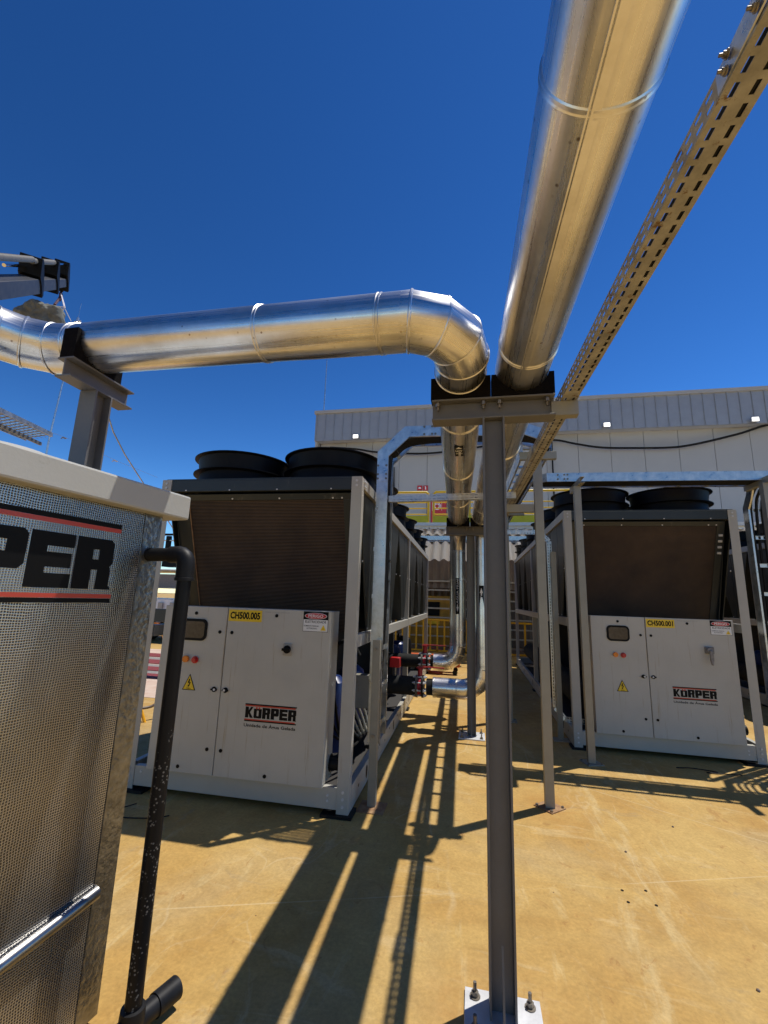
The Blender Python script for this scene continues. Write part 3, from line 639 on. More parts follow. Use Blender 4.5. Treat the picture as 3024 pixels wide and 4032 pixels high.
for k in range(5): cbm.tube([(.60+.018*k, 4.0, 2.93+.012*(k % 2)), (.44+.018*k, 9.5, 2.89+.012*(k % 2))], .014, 8)
build(cbm, 'cables', M_BLK, LBl)
LC = thing('cable_ladder', 'level galvanised cable ladder passing in front above the right chiller', 'cable ladder', (2, 5.16, 0))
ladder(LC, [(.84, 5.16, 2.985), (3.95, 5.16, 2.945)], (0, .30, 0), rung=.29, first=.33)
LCj = MB(); LCj.fr((.74, 5.28, 2.985), (.64, -.77, 0), (.77, .64, 0), (0, 0, 1), 0, .155, -.003, 0, -.05, .05); build(LCj, 'joint_plate', M_GALVD, LC, smooth=False)
joint_bolts(LC, [(x, 5.16, z) for x in (.96, 1.03, 1.065) for z in (2.96, 3.01)], (0, -1, 0))
cbm = MB()
for k in range(7): cbm.tube([(.7, 5.22+.03*k, 2.95), (3.9, 5.22+.03*k, 2.92)], .016, 8)
build(cbm, 'cables', M_BLK, LC)
LD = thing('cable_ladder', 'upright cable ladder dropping behind the post at the right edge of the view', 'cable ladder', (3.2, 5.7, 0))
ladder(LD, [(3.03, 5.46, 2.88), (3.03, 5.50, 2.80), (3.03, 5.58, 2.68), (3.03, 5.58, .5)], (.30, 0, 0), rung=.31, first=.25)
cbm = MB()
for k in range(4): cbm.tube(smoothpath([(3.09+.055*k, 5.3, 2.95), (3.09+.055*k, 5.50, 2.86), (3.09+.055*k, 5.60, 2.6), (3.10+.05*k, 5.6+.03*(k % 2), 1.5), (3.07+.05*k, 5.62, .5)], 6), .015, 8)
build(cbm, 'cables', M_BLK, LD)
# ---------------------------------------------------------------- ladder stands
GS = 'posts carrying the cable ladders'
def stand(label, x, y, zt, arm, armdir, out=(0, -1, 0), plate=M_RUST, pr=45, w_=.07, extra=None, d=.07):
    s_ = thing('ladder_stand', label, 'post', (x, y, 0), group=GS)
    c = MB(); cprofile(c, (x, y-d/2, .008), (x, y-d/2, zt), out, w_, d, .004)
    c.bx(x-w_/2+.004, x-w_/2+.018, y+d/2-.004, y+d/2, .008, zt); c.bx(x+w_/2-.018, x+w_/2-.004, y+d/2-.004, y+d/2, .008, zt); build(c, 'post', M_STAND, s_, bev=.001)
    an = radians(pr); pl = MB().fr((x, y, 0), (cos(an), sin(an), 0), (-sin(an), cos(an), 0), (0, 0, 1), -.085, .085, -.085, .085, 0, .008); build(pl, 'base_plate', plate, s_)
    for k in range(4):
        q = MB(); a_ = an+pi/4+k*pi/2; q.bolt((x+.095*cos(a_), y+.095*sin(a_), .008), (0, 0, 1), .011, .012); build(q, 'anchor_bolt', M_BOLT, s_)
    a_ = MB(); ax = Vector(armdir).normalized(); cprofile(a_, Vector((x, y, zt+.035))+ax*arm[0], Vector((x, y, zt+.035))+ax*arm[1], Vector((0, -1, 0)) if abs(ax.x) > .5 else Vector((-1, 0, 0)), .07, .05, .004); build(a_, 'arm', M_STAND, s_, bev=.001)
    if extra:
        e = MB(); cprofile(e, (x+extra[0], y-.02, extra[2]), (x+extra[1], y-.02, extra[2]), (0, -1, 0), .07, .05, .004); build(e, 'lower_arm', M_STAND, s_)
    return s_
stand('grey green post with rusty foot plate just right of the near column', .57, 3.98, 2.83, (-.15, .17), (1, 0, 0), extra=(-.33, -.04, 2.375))
stand('grey green post standing in front of the left corner of the right chiller', 1.15, 5.13, 2.86, (-.17, .36), (0, 1, 0), plate=M_STAND, pr=20)
stand('grey green post at the right edge carrying the end of the level ladder', 2.99, 5.13, 2.86, (-.17, .36), (0, 1, 0), plate=M_STAND, pr=20)
stand('far grey green post half hidden behind the near column', .47, 6.51, 2.80, (-.12, .26), (1, 0, 0), plate=M_STAND, pr=0, extra=(-.3, -.04, 2.36))
s5 = thing('ladder_stand', 'slim post beside the slim perforated channel at the right chiller corner', 'post', (.99, 5.83, 0), group=GS)
c = MB(); cprofile(c, (.99, 5.83, .008), (.99, 5.83, 2.2), (0, -1, 0), .06, .05, .004); build(c, 'post', M_STAND, s5)
build(MB().bx(.90, 1.08, 5.76, 5.92, 0, .008), 'base_plate', M_STAND, s5)
s6 = thing('ladder_stand', 'short angle iron post bolted to the foot of the arching ladder beside the left chiller', 'post', (-.76, 3.55, 0), group=GS)
c = MB().bx(-.80, -.745, 3.60, 3.606, .006, 1.22); c.bx(-.745, -.739, 3.60, 3.655, .006, 1.22); build(c, 'post', M_STAND, s6)
build(MB().bx(-.86, -.66, 3.50, 3.70, 0, .006), 'base_plate', M_RUST, s6)
for z in (1.15, .5): build(MB().bolt((-.772, 3.60, z), (0, -1, 0), .014, .01), 'bolt', M_BOLT, s6)
# ---------------------------------------------------------------- chillers
def logo_letters(mb, O, U, V, W, u0, v0, lw, lh, gap, t0, t1, word='KORPER'):
    def B(i, a, b, c, d):
        x = u0+i*(lw+gap); mb.fr(O, U, V, W, x+a*lw, x+b*lw, v0+c*lh, v0+d*lh, t0, t1)
    def Pg(i, pts):
        x = u0+i*(lw+gap); mb.prism([(x+a*lw, v0+b*lh) for a, b in pts], O, U, V, W, t0, t1)
    for i, ch in enumerate(word):
        if ch == 'K':
            B(i, 0, .42, 0, 1); Pg(i, [(.42, .38), (.60, .5), (1.0, 1), (.68, 1), (.42, .66)]); Pg(i, [(.60, .5), (.42, .38), (.62, 0), (1.02, 0)])
        elif ch == 'O':
            B(i, 0, .38, .06, .86); B(i, .62, 1, .06, .86); B(i, .38, .62, .0, .2); B(i, .38, .62, .70, .86); Pg(i, [(0.0, .06), (.1, 0), (.38, 0), (.38, .06)]); Pg(i, [(.62, .06), (.62, 0), (.9, 0), (1, .06)])
        elif ch in 'PR':
            B(i, 0, .44, 0, 1); Pg(i, [(.44, .78), (1, .78), (1, .92), (.90, 1), (.44, 1)]); B(i, .60, 1, .58, .78)
            if ch == 'P': Pg(i, [(.44, .30), (.88, .30), (1, .40), (1, .58), (.44, .58)])
            else: Pg(i, [(.44, .38), (.95, .38), (.93, .46), (1, .52), (1, .58), (.44, .58)]); Pg(i, [(.60, 0), (1.04, 0), (.96, .08), (.95, .38), (.60, .38)])
        elif ch == 'E':
            B(i, 0, .38, 0, 1); B(i, .38, 1, 0, .26); B(i, .38, .96, .37, .64); B(i, .38, 1, .75, 1)
def round_rect(w_, h, r, n=6):
    out = []
    for cx, cy, a0 in ((w_/2-r, h/2-r, 0), (-w_/2+r, h/2-r, pi/2), (-w_/2+r, -h/2+r, pi), (w_/2-r, -h/2+r, 1.5*pi)):
        for i in range(n+1): out.append((cx+r*cos(a0+pi/2*i/n), cy+r*sin(a0+pi/2*i/n)))
    return out
def disc(mb, u, v, r, w0, w1, O=(0, 0, 0), n=20):
    mb.prism([(u+r*cos(2*pi*i/n), v+r*sin(2*pi*i/n)) for i in range(n)], O, (1, 0, 0), (0, 0, 1), (0, -1, 0), w0, w1)
X, Z, NY = (1, 0, 0), (0, 0, 1), (0, -1, 0)
def chiller(label, loc, rz, H, zr, num, kind, group, detail=True):
    """local frame: x right, y back, z up; H top of frame, zr top of middle rail"""
    W_, L, pw = 1.845, 6.72, .09
    c = thing('chiller', label, 'chiller', loc, rz, group)
    def b(mb, name, mt, bev=0, smooth=False, par=None): return build(mb, name, mt, par or c, world=False, smooth=smooth, bev=bev)
    zb0, zb1 = .02, .19
    ys = [0, 3.22, L-.06]
    for x0 in (0, W_-pw):
        for y0 in ys:
            p = MB()
            if y0 == 0:
                p.bx(x0, x0+pw, 0, .004, zb0, H)
                xo = x0 if x0 == 0 else x0+pw-.004
                p.bx(xo, xo+.004, .004, .075, zb0, H)
            else:
                p.bx(x0 if x0 == 0 else x0+pw-.004, x0+.004 if x0 == 0 else x0+pw, y0, y0+.07, zb0, H); xa = x0+.004 if x0 == 0 else x0+pw-.07
                p.bx(xa, xa+.066, y0, y0+.004, zb0, H)
            b(p, 'post', M_PAINT, .0015)
    for x0, s_ in ((.0, -1), (W_, 1)):
        xa, xb = (x0-.002, x0+.045) if s_ < 0 else (x0-.045, x0+.002)
        for (y0, y1) in ((.08, 3.215), (3.295, L-.065)):
            b(MB().bx(xa, xb, y0, y1, H-.09, H), 'top_rail', M_PAINT, .002)
            b(MB().bx(xa, xb, y0, y1, zr-.095, zr), 'middle_rail', M_PAINT, .002)
            bb = MB().bx(xa, xb, y0, y1, .02, .19); b(bb, 'base_beam', M_PAINT, .002)
        hl = MB()
        for k in range(22):
            yy = .3+k*.29; xx = xb if s_ > 0 else xa
            rr = .032 if k % 5 == 1 else .011
            hl.prism([(yy+rr*cos(2*pi*i/14), .11+(1.6*rr if k % 5 == 1 else rr)*sin(2*pi*i/14)+(.04 if (k % 2 and k % 5 != 1) else 0)) for i in range(14)], (xx, 0, 0), (0, 1, 0), Z, (s_, 0, 0), -.002, .0015)
        b(hl, 'punched_hole', M_TXT)
    b(MB().bx(pw+.001, W_-pw-.001, .004, .05, .045, .19), 'base_beam', M_PAINT, .002)
    b(MB().bx(pw, W_-pw, L-.05, L-.01, .045, .19), 'base_beam', M_PAINT, .002)
    fl = MB().bx(.05, W_-.05, .06, L-.06, .04, .055)
    b(fl, 'drip_floor', M_INT)
    for x0 in (.03, W_-.14):
        for y0 in (-.03, 3.2, L-.14): b(MB().bx(x0-.06, x0+.17, y0, y0+.17, 0, .02), 'foot_pad', M_BLK)
    bl_ = []
    for (x, z) in [(x, z) for x in (.045, W_-.045) for z in (.07, .12, .165)]+[(x, z) for x in (.045, W_-.045) for z in (H-.035, H-.075)]: bl_.append(((x, 0, z), NY, .011, .006))
    for (x, z) in ((W_-pw-.07, .10), (W_-pw-.07, .135), (pw+.06, .15)): bl_.append(((x, .004, z), NY, .009, .006))
    for y in (.02, .055):
        bl_.append(((W_+.002, y+.06, H-.03), (1, 0, 0), .009, .01)); bl_.append(((W_+.002, y+.06, H-.07), (1, 0, 0), .009, .01))
    for q_ in bl_: b(MB().bolt(*q_), 'bolt', M_PLATE)
    # upper V modules
    m0, pitch = .06, (L-.12)/6
    b(MB().bx(pw+.002, W_-pw-.002, .006, .046, H-.11, H-.006), 'top_beam', M_DARK, .003)
    for k in range(6):
        y0 = m0+k*pitch; y1 = y0+pitch-.008; yc = (y0+y1)/2; ft = .12; zt = H-.095; zb = zr+.005
        for xx, sg in ((.030, -1), (W_-.030, 1)):
            for (ya, yb, fa, fb) in ((y0, yc-.004, yc-ft, yc-.01), (yc+.004, y1, yc+.01, yc+ft)):
                vs = [(xx-.006, ya, zt), (xx+.006, ya, zt), (xx-.006, yb, zt), (xx+.006, yb, zt), (xx-.006, fa, zb), (xx+.006, fa, zb), (xx-.006, fb, zb), (xx+.006, fb, zb)]
                mb = MB(); mb.add(vs, [(0, 2, 3, 1), (4, 5, 7, 6), (0, 1, 5, 4), (2, 6, 7, 3), (0, 4, 6, 2), (1, 3, 7, 5)]); b(mb, 'side_panel', M_DARK, .002)
        for j, (ya, yb) in enumerate(((y0, yc-ft), (y1, yc+ft))):
            if k == 0 and j == 0: continue
            q = MB(); d_ = .03 if j == 0 else -.03
            q.add([(.04, ya, zt), (W_-.04, ya, zt), (W_-.04, yb, zb), (.04, yb, zb), (.04, ya+d_, zt), (W_-.04, ya+d_, zt), (W_-.04, yb+d_, zb), (.04, yb+d_, zb)],
                  [(0, 1, 2, 3), (4, 7, 6, 5), (0, 4, 5, 1), (3, 2, 6, 7), (0, 3, 7, 4), (1, 5, 6, 2)]); b(q, 'coil', M_DARK)
        sb = MB()
        for yy, zz in ((yc-ft+.02, zb+.02), (yc+ft-.02, zb+.02), (y0+.16, (zt+zb)/2), (y1-.16, (zt+zb)/2)): sb.bolt((W_-.024, yy, zz), (1, 0, 0), .008, .006); sb.bolt((.024, yy, zz), (-1, 0, 0), .008, .006)
        b(sb, 'bolt', M_PLATE)
    # slanted front coil with its dark frame
    yc = m0+pitch/2-.12; ya = .05; zt, zb = H-.115, zr-.02
    T = Vector((0, yc-ya, zb-zt)).normalized(); Nn = Vector((1, 0, 0)).cross(T).normalized()
    if Nn.y > 0: Nn = -Nn
    S = ((yc-ya)**2+(zb-zt)**2)**.5; O = Vector((0, ya, zt))
    q = MB(); q.fr(O, X, T, Nn, .10, W_-.10, .012, .066, -.03, .0); q.fr(O, X, T, Nn, .10, .225, .066, S, -.03, .0); q.fr(O, X, T, Nn, W_-.175, W_-.10, .066, S, -.03, 0)
    b(q, 'coil_frame', M_DARK, .002)
    b(MB().fr(O, X, T, Nn, .225, W_-.175, .066, S, -.03, -.008), 'coil', M_COIL)
    b(MB().fr(O, X, T, Nn, .229, .235, .070, S, -.007, .002), 'coil_edge_strip', M_RUST)
    # side cheeks that close the wedge
    ch = MB()
    for xx in (.094, W_-.100):
        ch.prism([(.06, zt), (ya+.03, zt), (yc+.03, zb), (yc-.05, zb)], (xx, 0, 0), (0, 1, 0), Z, X, 0, .006)
    b(ch, 'side_cheek', M_DARK)
    sc_ = MB()
    for u in (.24, .66, 1.1, 1.58, 1.66): sc_.bolt(O+Vector((u, 0, 0))+T*.052, Nn, .008, .005)
    for u in (.24, .66, 1.1, 1.58): sc_.bolt((u, .006, H-.10), NY, .007, .005)
    b(sc_, 'screw', M_PLATE)
    if kind == 'handle':
        for k in range(4): b(MB().fr(O, X, T, Nn, W_-.155, W_-.115, .16+.07*k, .185+.07*k, 0, .012), 'vent_clip', M_PLATE)
    b(MB().bx(.02, W_-.02, .03, L-.03, H+.002, H+.012), 'fan_deck', M_DARK)
    for k in range(6):
        for u in (.445, 1.40):
            fm = MB(); z0 = H+.012
            fm.lathe((u, m0+(k+.5)*pitch, z0), [(.44, 0), (.425, .04), (.42, .135), (.475, .142), (.475, .150), (.425, .156), (.43, .22), (.44, .29), (.475, .297), (.475, .305), (.42, .306), (.41, .2), (.41, .01)], 44)
            fo = b(fm, 'fan_stack', M_FAN, smooth=True)
            hb = MB(); C_ = Vector((u, m0+(k+.5)*pitch, z0+.12)); hb.cyl(C_, C_+Vector((0, 0, .1)), .11, 20)
            for i in range(5):
                a_ = i*2*pi/5+k; d_ = Vector((cos(a_), sin(a_), 0)); e_ = Vector((-sin(a_), cos(a_), .35)).normalized(); hb.fr(C_+Vector((0, 0, .05)), d_, e_, d_.cross(e_), .1, .39, -.07, .07, -.003, .003)
            b(hb, 'fan_blades', M_FAN, par=fo)
    # lower machinery
    for k, (x, y) in enumerate(((1.45, .78), (1.45, 1.5), (.5, .9), (1.5, 3.9), (1.5, 4.6), (.5, 4.2), (1.46, 5.7))):
        cm = MB(); cm.lathe((x, y, .2), [(.0, 0), (.14, 0), (.15, .03), (.15, .50), (.13, .58), (.07, .63), (0, .635)], 28)
        co = b(cm, 'compressor', M_BLUE if k != 6 else M_BLK, smooth=True)
        b(MB().cyl((x, y+.03, .83), (x, y+.03, .95), .018, 12), 'discharge_stub', M_INS, smooth=True, par=co)
    tb_ = MB()
    tb_.cyl((.30, .5, .42), (.30, 6.2, .42), .17, 28); tb_.tube(smoothpath([(1.45, .78, .9), (1.43, .78, 1.06), (1.2, .9, 1.1), (1.0, 1.4, 1.12), (1.0, 6, 1.12)], 6), .022, 10)
    tb_.tube(smoothpath([(1.66, .95, 1.0), (1.58, .92, 1.12), (1.42, 1.0, 1.08), (1.36, 1.2, .8), (1.3, 1.3, .3)], 6), .02, 10)
    tb_.cyl((.8, .4, .32), (.8, 6.3, .32), .12, 24)
    b(tb_, 'evaporator_shell', M_INS, smooth=True)
    cb = MB()
    for k in range(14):
        x = 1.70-.02*(k % 5)+random.uniform(-.02, .02); z = .24+random.uniform(0, .1)
        cb.tube(smoothpath([(1.5+random.uniform(-.1, .1), .35+.05*k, .58+random.uniform(-.15, .3)), (x-.05, .5+.06*k, .36), (x, .75+.04*k, z), (x-.03, 1.3, z-.02), (x-.1, 1.8+.1*k, z-.06)], 5), random.choice((.006, .009, .012)), 7)
    b(cb, 'cable_bundle', M_BLK, smooth=True)
    cb = MB()
    for k in range(6):
        x = 1.66+.015*k; cb.tube(smoothpath([(x-.12, .75+.1*k, .62), (x-.04, .82+.1*k, .42), (x, 1.0+.06*k, .26), (x-.1, 1.6, .22)], 5), .014, 8)
    b(cb, 'conduit', M_STAND, smooth=True)
    b(MB().bx(1.62, 1.80, .95, 1.05, .52, .82), 'junction_box', M_STAND, .004)
    b(MB().bx(.2, 1.62, 3.3, 3.34, .2, zr-.1), 'divider_panel', M_INT)
    b(MB().bx(.93, .945, .5, 3.15, .2, zr-.1), 'inner_shade_sheet', M_INT); b(MB().bx(.93, .945, 3.4, 6.4, .2, zr-.1), 'inner_shade_sheet', M_INT)  # added dark sheets standing in for the shade of the open interior
    # electrical cabinet, doors, locks
    u0, u1, us, z0, z1, yf = .226, 1.656, .79, .192, 1.44, -.035
    b(MB().bx(u0+.006, u1-.006, yf+.012, .20, z0+.004, z1-.004), 'cabinet', M_PAINT, .004)
    d1 = b(MB().bx(u0, us-.003, yf-.012, yf+.010, z0, z1), 'door', M_CAB, .004)
    d2 = b(MB().bx(us+.003, u1, yf-.012, yf+.010, z0, z1), 'door', M_CAB, .004)
    f = yf-.012; O = Vector((0, f, 0))
    for i, (u, z) in enumerate(((.51, 1.385), (.735, 1.245), (.84, 1.245), (1.21, 1.39), (.725, .375), (.84, .375), (.495, .235), (1.21, .232))):
        q = MB(); disc(q, u, z, .0135, 0, .004, O); b(q, 'door_lock', M_TXT, par=d1 if u < us else d2)
    for u in (.735, .832):
        q = MB(); disc(q, u, .81, .020, 0, .006, O); q.fr(O, X, Z, NY, u-.026, u+.026, .803, .815, .006, .014); la = b(q, 'latch', M_TXT, par=d1 if u < us else d2)
        # key cylinder
    q = MB(); disc(q, .742, .81, .009, .014, .017, O); disc(q, .826, .81, .009, .014, .017, O); b(q, 'latch_key', M_PLATE, par=d2)
    q = MB().prism([(x+.505, z+1.255) for x, z in round_rect(.235, .17, .045)], O, X, Z, NY, 0, .010); wn = b(q, 'display_window', M_TXT, .002)
    b(MB().prism([(x+.505, z+1.255) for x, z in round_rect(.195, .13, .028)], O, X, Z, NY, .0102, .0125), 'display', M_SCREEN, par=wn)
    q = MB(); disc(q, .465, 1.025, .026, 0, .022, O); b(q, 'pilot_lamp', M_ORG, .003)
    q = MB(); disc(q, .545, 1.022, .028, 0, .012, O); disc(q, .545, 1.022, .019, .012, .03, O); b(q, 'stop_button', M_REDP, .002)
    # warning triangle
    tz = .78 if kind == 'knob' else .64
    if kind == 'knob': tz = .79
    tx = .515
    q = MB().prism([(tx-.058, tz), (tx+.058, tz), (tx, tz+.122)], O, X, Z, NY, 0, .002); tr = b(q, 'warning_triangle', M_TXT)
    b(MB().prism([(tx-.048, tz+.006), (tx+.048, tz+.006), (tx, tz+.108)], O, X, Z, NY, .002, .0032), 'triangle_face', M_YEL, par=tr)
    q = MB(); q.prism([(tx-.004, tz+.085), (tx-.012, tz+.052), (tx+.002, tz+.056), (tx+.006, tz+.085)], O, X, Z, NY, .0032, .0044); q.prism([(tx+.014, tz+.060), (tx+.002, tz+.030), (tx-.004, tz+.034), (tx+.004, tz+.060)], O, X, Z, NY, .0032, .0044)
    q.prism([(tx-.010, tz+.038), (tx-.006, tz+.022), (tx+.006, tz+.036)], O, X, Z, NY, .0032, .0044); b(q, 'bolt_symbol', M_TXT, par=tr)
    lettering('440v', O, X, Z, NY, tx-.02, tx+.02, tz+.009, tz+.019, M_TXT, tr, bold=.01, t=.0045)
    # number plate
    n0, n1, nz0, nz1 = (.80, 1.085, 1.335, 1.425)
    np_ = b(MB().fr(O, X, Z, NY, n0, n1, nz0, nz1, 0, .0025), 'number_plate', M_YEL)
    lettering(num, O, X, Z, NY, n0+.014, n1-.014, nz0+.018, nz1-.016, M_TXT, np_, bold=.035, t=.0035)
    # danger sign
    s0_, s1_, sz0, sz1 = 1.435, 1.632, 1.285, 1.43
    q = b(MB().fr(O, X, Z, NY, s0_-.003, s1_+.003, sz0-.003, sz1+.003, 0, .0015), 'danger_sign', M_TXT)
    b(MB().fr(O, X, Z, NY, s0_, s1_, sz0, sz1-.058, .0015, .003), 'sign_face', M_WHITE, par=q)
    el = MB().prism([((s0_+s1_)/2+.090*cos(2*pi*i/32), sz1-.030+.024*sin(2*pi*i/32)) for i in range(32)], O, X, Z, NY, .0016, .003); b(el, 'sign_oval_rim', M_WHITE, par=q)
    el = MB().prism([((s0_+s1_)/2+.086*cos(2*pi*i/32), sz1-.030+.021*sin(2*pi*i/32)) for i in range(32)], O, X, Z, NY, .0031, .004); b(el, 'sign_oval', M_RED, par=q)
    lettering('PERIGO', O, X, Z, NY, s0_+.038, s1_-.038, sz1-.042, sz1-.018, M_WTXT, q, bold=.02, t=.0046)
    lettering('ELETRICIDADE', O, X, Z, NY, s0_+.015, s1_-.012, sz0+.062, sz0+.080, M_TXT, q, bold=.01, t=.0036)
    lettering('SOMENTE PESSOAL', O, X, Z, NY, s0_+.006, s0_+.128, sz0+.034, sz0+.045, M_TXT, q, bold=.01, t=.0036)
    lettering('AUTORIZADO.', O, X, Z, NY, s0_+.028, s0_+.115, sz0+.016, sz0+.027, M_TXT, q, bold=.01, t=.0036)
    b(MB().prism([(s1_-.056, sz0+.008), (s1_-.012, sz0+.008), (s1_-.034, sz0+.05)], O, X, Z, NY, .003, .0042), 'sign_triangle', M_YEL, par=q)
    b(MB().prism([(s1_-.038, sz0+.012), (s1_-.030, sz0+.022), (s1_-.034, sz0+.022), (s1_-.028, sz0+.040), (s1_-.040, sz0+.026), (s1_-.035, sz0+.026)][:3], O, X, Z, NY, .0042, .005), 'sign_bolt', M_TXT, par=q)
    hw = lettering('PAINEL DO CHILLER PILH (3)' if kind == 'knob' else 'PAINEL DO CHILLER PILH (2)', O, X, Z, NY, 1.115, 1.315, 1.408, 1.419, M_GTXT, d2, bold=-.004, name='handwriting')
    # logo
    lu0, lu1, lz0, lz1 = 1.01, 1.428, .60, .727
    lg = MB(); 
    for (a0, a1) in ((lz1-.009, lz1), (lz0+.0, lz0+.009)): lg.fr(O, X, Z, NY, lu0, lu1, a0, a1, 0, .0012)
    logo_letters(lg, O, Vector(X), Vector(Z), Vector(NY), lu0+.004, lz0+.026, .064, .078, .0055, 0, .0012)
    lo = b(lg, 'logo', M_TXT)
    q = MB(); q.fr(O, X, Z, NY, lu0, lu1-.01, lz1-.019, lz1-.0092, 0, .0012); q.fr(O, X, Z, NY, lu0, lu1-.01, lz0+.0092, lz0+.018, 0, .0012)
    xx = lu0+.004+.0695
    for du in (.022, .044): disc(q, xx+du, lz0+.098, .0075, 0, .0014, O, 12)
    b(q, 'logo_stripe', M_LOGORED, par=lo)
    lettering('Unidade de Água Gelada', O, X, Z, NY, lu0, lu1-.002, .555, .590, M_TXT, c, name='caption', t=.001, bold=.018)
    # main switch
    if kind == 'knob':
        q = MB().fr(O, X, Z, NY, 1.285, 1.36, 1.095, 1.185, 0, .012); sw = b(q, 'switch_plate', M_GIRT, .004)
        q = MB(); disc(q, 1.322, 1.142, .030, .012, .028, O, 24); q.fr(O, X, Z, NY, 1.287, 1.350, 1.132, 1.152, .028, .045); b(q, 'switch_knob', M_TXT, .003, par=sw)
    else:
        q = MB(); q.fr(O, X, Z, NY, 1.355, 1.435, 1.085, 1.155, 0, .03); disc(q, 1.392, 1.118, .034, .03, .05, O, 24); sw = b(q, 'switch_housing', M_GREYM, .004)
        q = MB().prism([(1.375, 1.12), (1.372, 1.03), (1.382, .972), (1.398, .968), (1.408, 1.03), (1.408, 1.12)], O, X, Z, NY, .05, .075); b(q, 'switch_handle', M_GREYM, .005, par=sw)
    # drain fitting between cabinet and post
    q = MB(); q.cyl((1.60, .16, .30), (1.76, .16, .30), .05, 20); q.cyl((1.635, .16, .30), (1.655, .16, .30), .062, 20); b(q, 'drain_hose', M_BLK, smooth=True)
    return c
GC = 'grey air cooled chillers'
ch1 = chiller('left chiller with plate CH500.005 and a small round knob switch on its cabinet', (-2.735, 3.356, 0), radians(1.0), 2.535, 1.265, 'CH500.005', 'knob', GC)
ch2 = chiller('right chiller with plate CH500.001 and a long grey lever switch on its cabinet', (1.077, 5.548, 0), 0, 2.667, 1.40, 'CH500.001', 'handle', GC)
ch3 = chiller('chiller cut off by the right edge of the view beyond the upright cable ladder', (4.75, 5.55, 0), 0, 2.667, 1.40, 'CH500.002', 'handle', GC, False)
# outlet stubs, valves
def local1(x, y, z):
    a_ = radians(1.0); return Vector((-2.735+x*cos(a_)-y*sin(a_), 3.356+x*sin(a_)+y*cos(a_), z))
def valve(label, x, y, z, r):
    v = thing('butterfly_valve', label, 'valve', (x, y, 0), group='red butterfly valves at the left chiller')
    b_ = MB(); b_.cyl((x-.022, y, z), (x+.022, y, z), r*1.25, 32); b_.cyl((x, y, z+r), (x, y, z+r+.13), .03, 16); b_.cyl((x, y, z+r+.13), (x, y, z+r+.145), .05, 6); build(b_, 'body', M_VALVE, v)
    for s_ in (-1, 1):
        f_ = MB(); f_.cyl((x+s_*.026, y, z), (x+s_*.048, y, z), r*1.62, 36); build(f_, 'flange', M_PVC if s_ > 0 else M_BOOMT, v)
    for k in range(8):
        a_ = k*pi/4+.3; q = MB(); yy, zz = y+r*1.42*cos(a_), z+r*1.42*sin(a_); q.cyl((x-.085, yy, zz), (x+.085, yy, zz), .009, 8); q.cyl((x-.066, yy, zz), (x-.05, yy, zz), .018, 6); q.cyl((x+.05, yy, zz), (x+.066, yy, zz), .018, 6); build(q, 'flange_bolt', M_PLATE, v)
    h_ = MB(); h_.bar((x-.03, y, z+r+.15), (x+.30, y+.02, z+r+.145), .028, .012); h_.bar((x+.03, y+.01, z+r+.135), (x+.24, y+.01, z+r+.085), .014, .006); build(h_, 'lever', M_VALVE, v)
    return v
valve('lower red butterfly valve, the one nearer the camera on the lower black pipe', -.665, 5.8, .49, .082)
valve('upper red butterfly valve on the black pipe farther back', -.68, 6.5, .70, .075)
o1 = thing('water_pipe', 'lower fat black rubber covered pipe running from the left chiller to the nearer red valve', 'pipe', (-.9, 5.8, 0))
build(MB().cyl((-1.35, 5.8, .49), (-.715, 5.8, .49), .112, 32), 'rubber_jacket', M_INS, o1); build(MB().lathe((-1.12, 5.8, .49), [(.112, -.004), (.116, 0), (.112, .004)], 28, (1, 0, 0)), 'cable_tie', M_STRAP, o1)
o2 = thing('water_pipe', 'upper black rubber covered pipe running from the left chiller to the farther red valve', 'pipe', (-1, 6.5, 0))
build(MB().cyl((-1.35, 6.5, .70), (-.73, 6.5, .70), .09, 32), 'rubber_jacket', M_INS, o2); build(MB().cyl((-.755, 6.5, .7), (-.73, 6.5, .7), .096, 32), 'end_collar', M_PVC, o2)
fsw = thing('flow_switch', 'small red box sensor standing on the lower black pipe', 'sensor', (-.98, 5.8, 0))
build(MB().bx(-1.05, -.92, 5.75, 5.85, .70, .82), 'housing', M_REDP, fsw, bev=.008); build(MB().cyl((-.985, 5.8, .6), (-.985, 5.8, .7), .02, 12), 'stem', M_BOLT, fsw)
pj = thing('pallet_jack', 'orange red pallet jack lying on the ground behind the red valves', 'pallet jack', (-.6, 10.1, 0))
build(MB().bx(-1.45, -.62, 9.9, 10.45, .14, .36), 'chassis', M_ORGP, pj, bev=.02); build(MB().bx(-.62, -.30, 9.93, 10.12, .16, .30), 'fork', M_ORGP, pj, bev=.01); build(MB().bx(-.62, -.30, 10.25, 10.42, .16, .30), 'fork', M_ORGP, pj, bev=.01)
for y_ in (9.97, 10.38):
    build(MB().cyl((-1.2, y_-.03, .07), (-1.2, y_+.03, .07), .07, 20), 'wheel', M_BLK, pj); build(MB().cyl((-.4, y_-.03, .05), (-.4, y_+.03, .05), .05, 20), 'wheel', M_BLK, pj)
# ---------------------------------------------------------------- foil wrapped tank
TZ = radians(8.6); Pt = Vector((-1.36, 1.69, 0)); D = Vector((sin(TZ), cos(TZ), 0)); NN = Vector((cos(TZ), -sin(TZ), 0))
tank = thing('water_tank', 'foil wrapped square tank with thick pale lid and big KORPER logo in the left foreground', 'tank', Pt, -TZ)
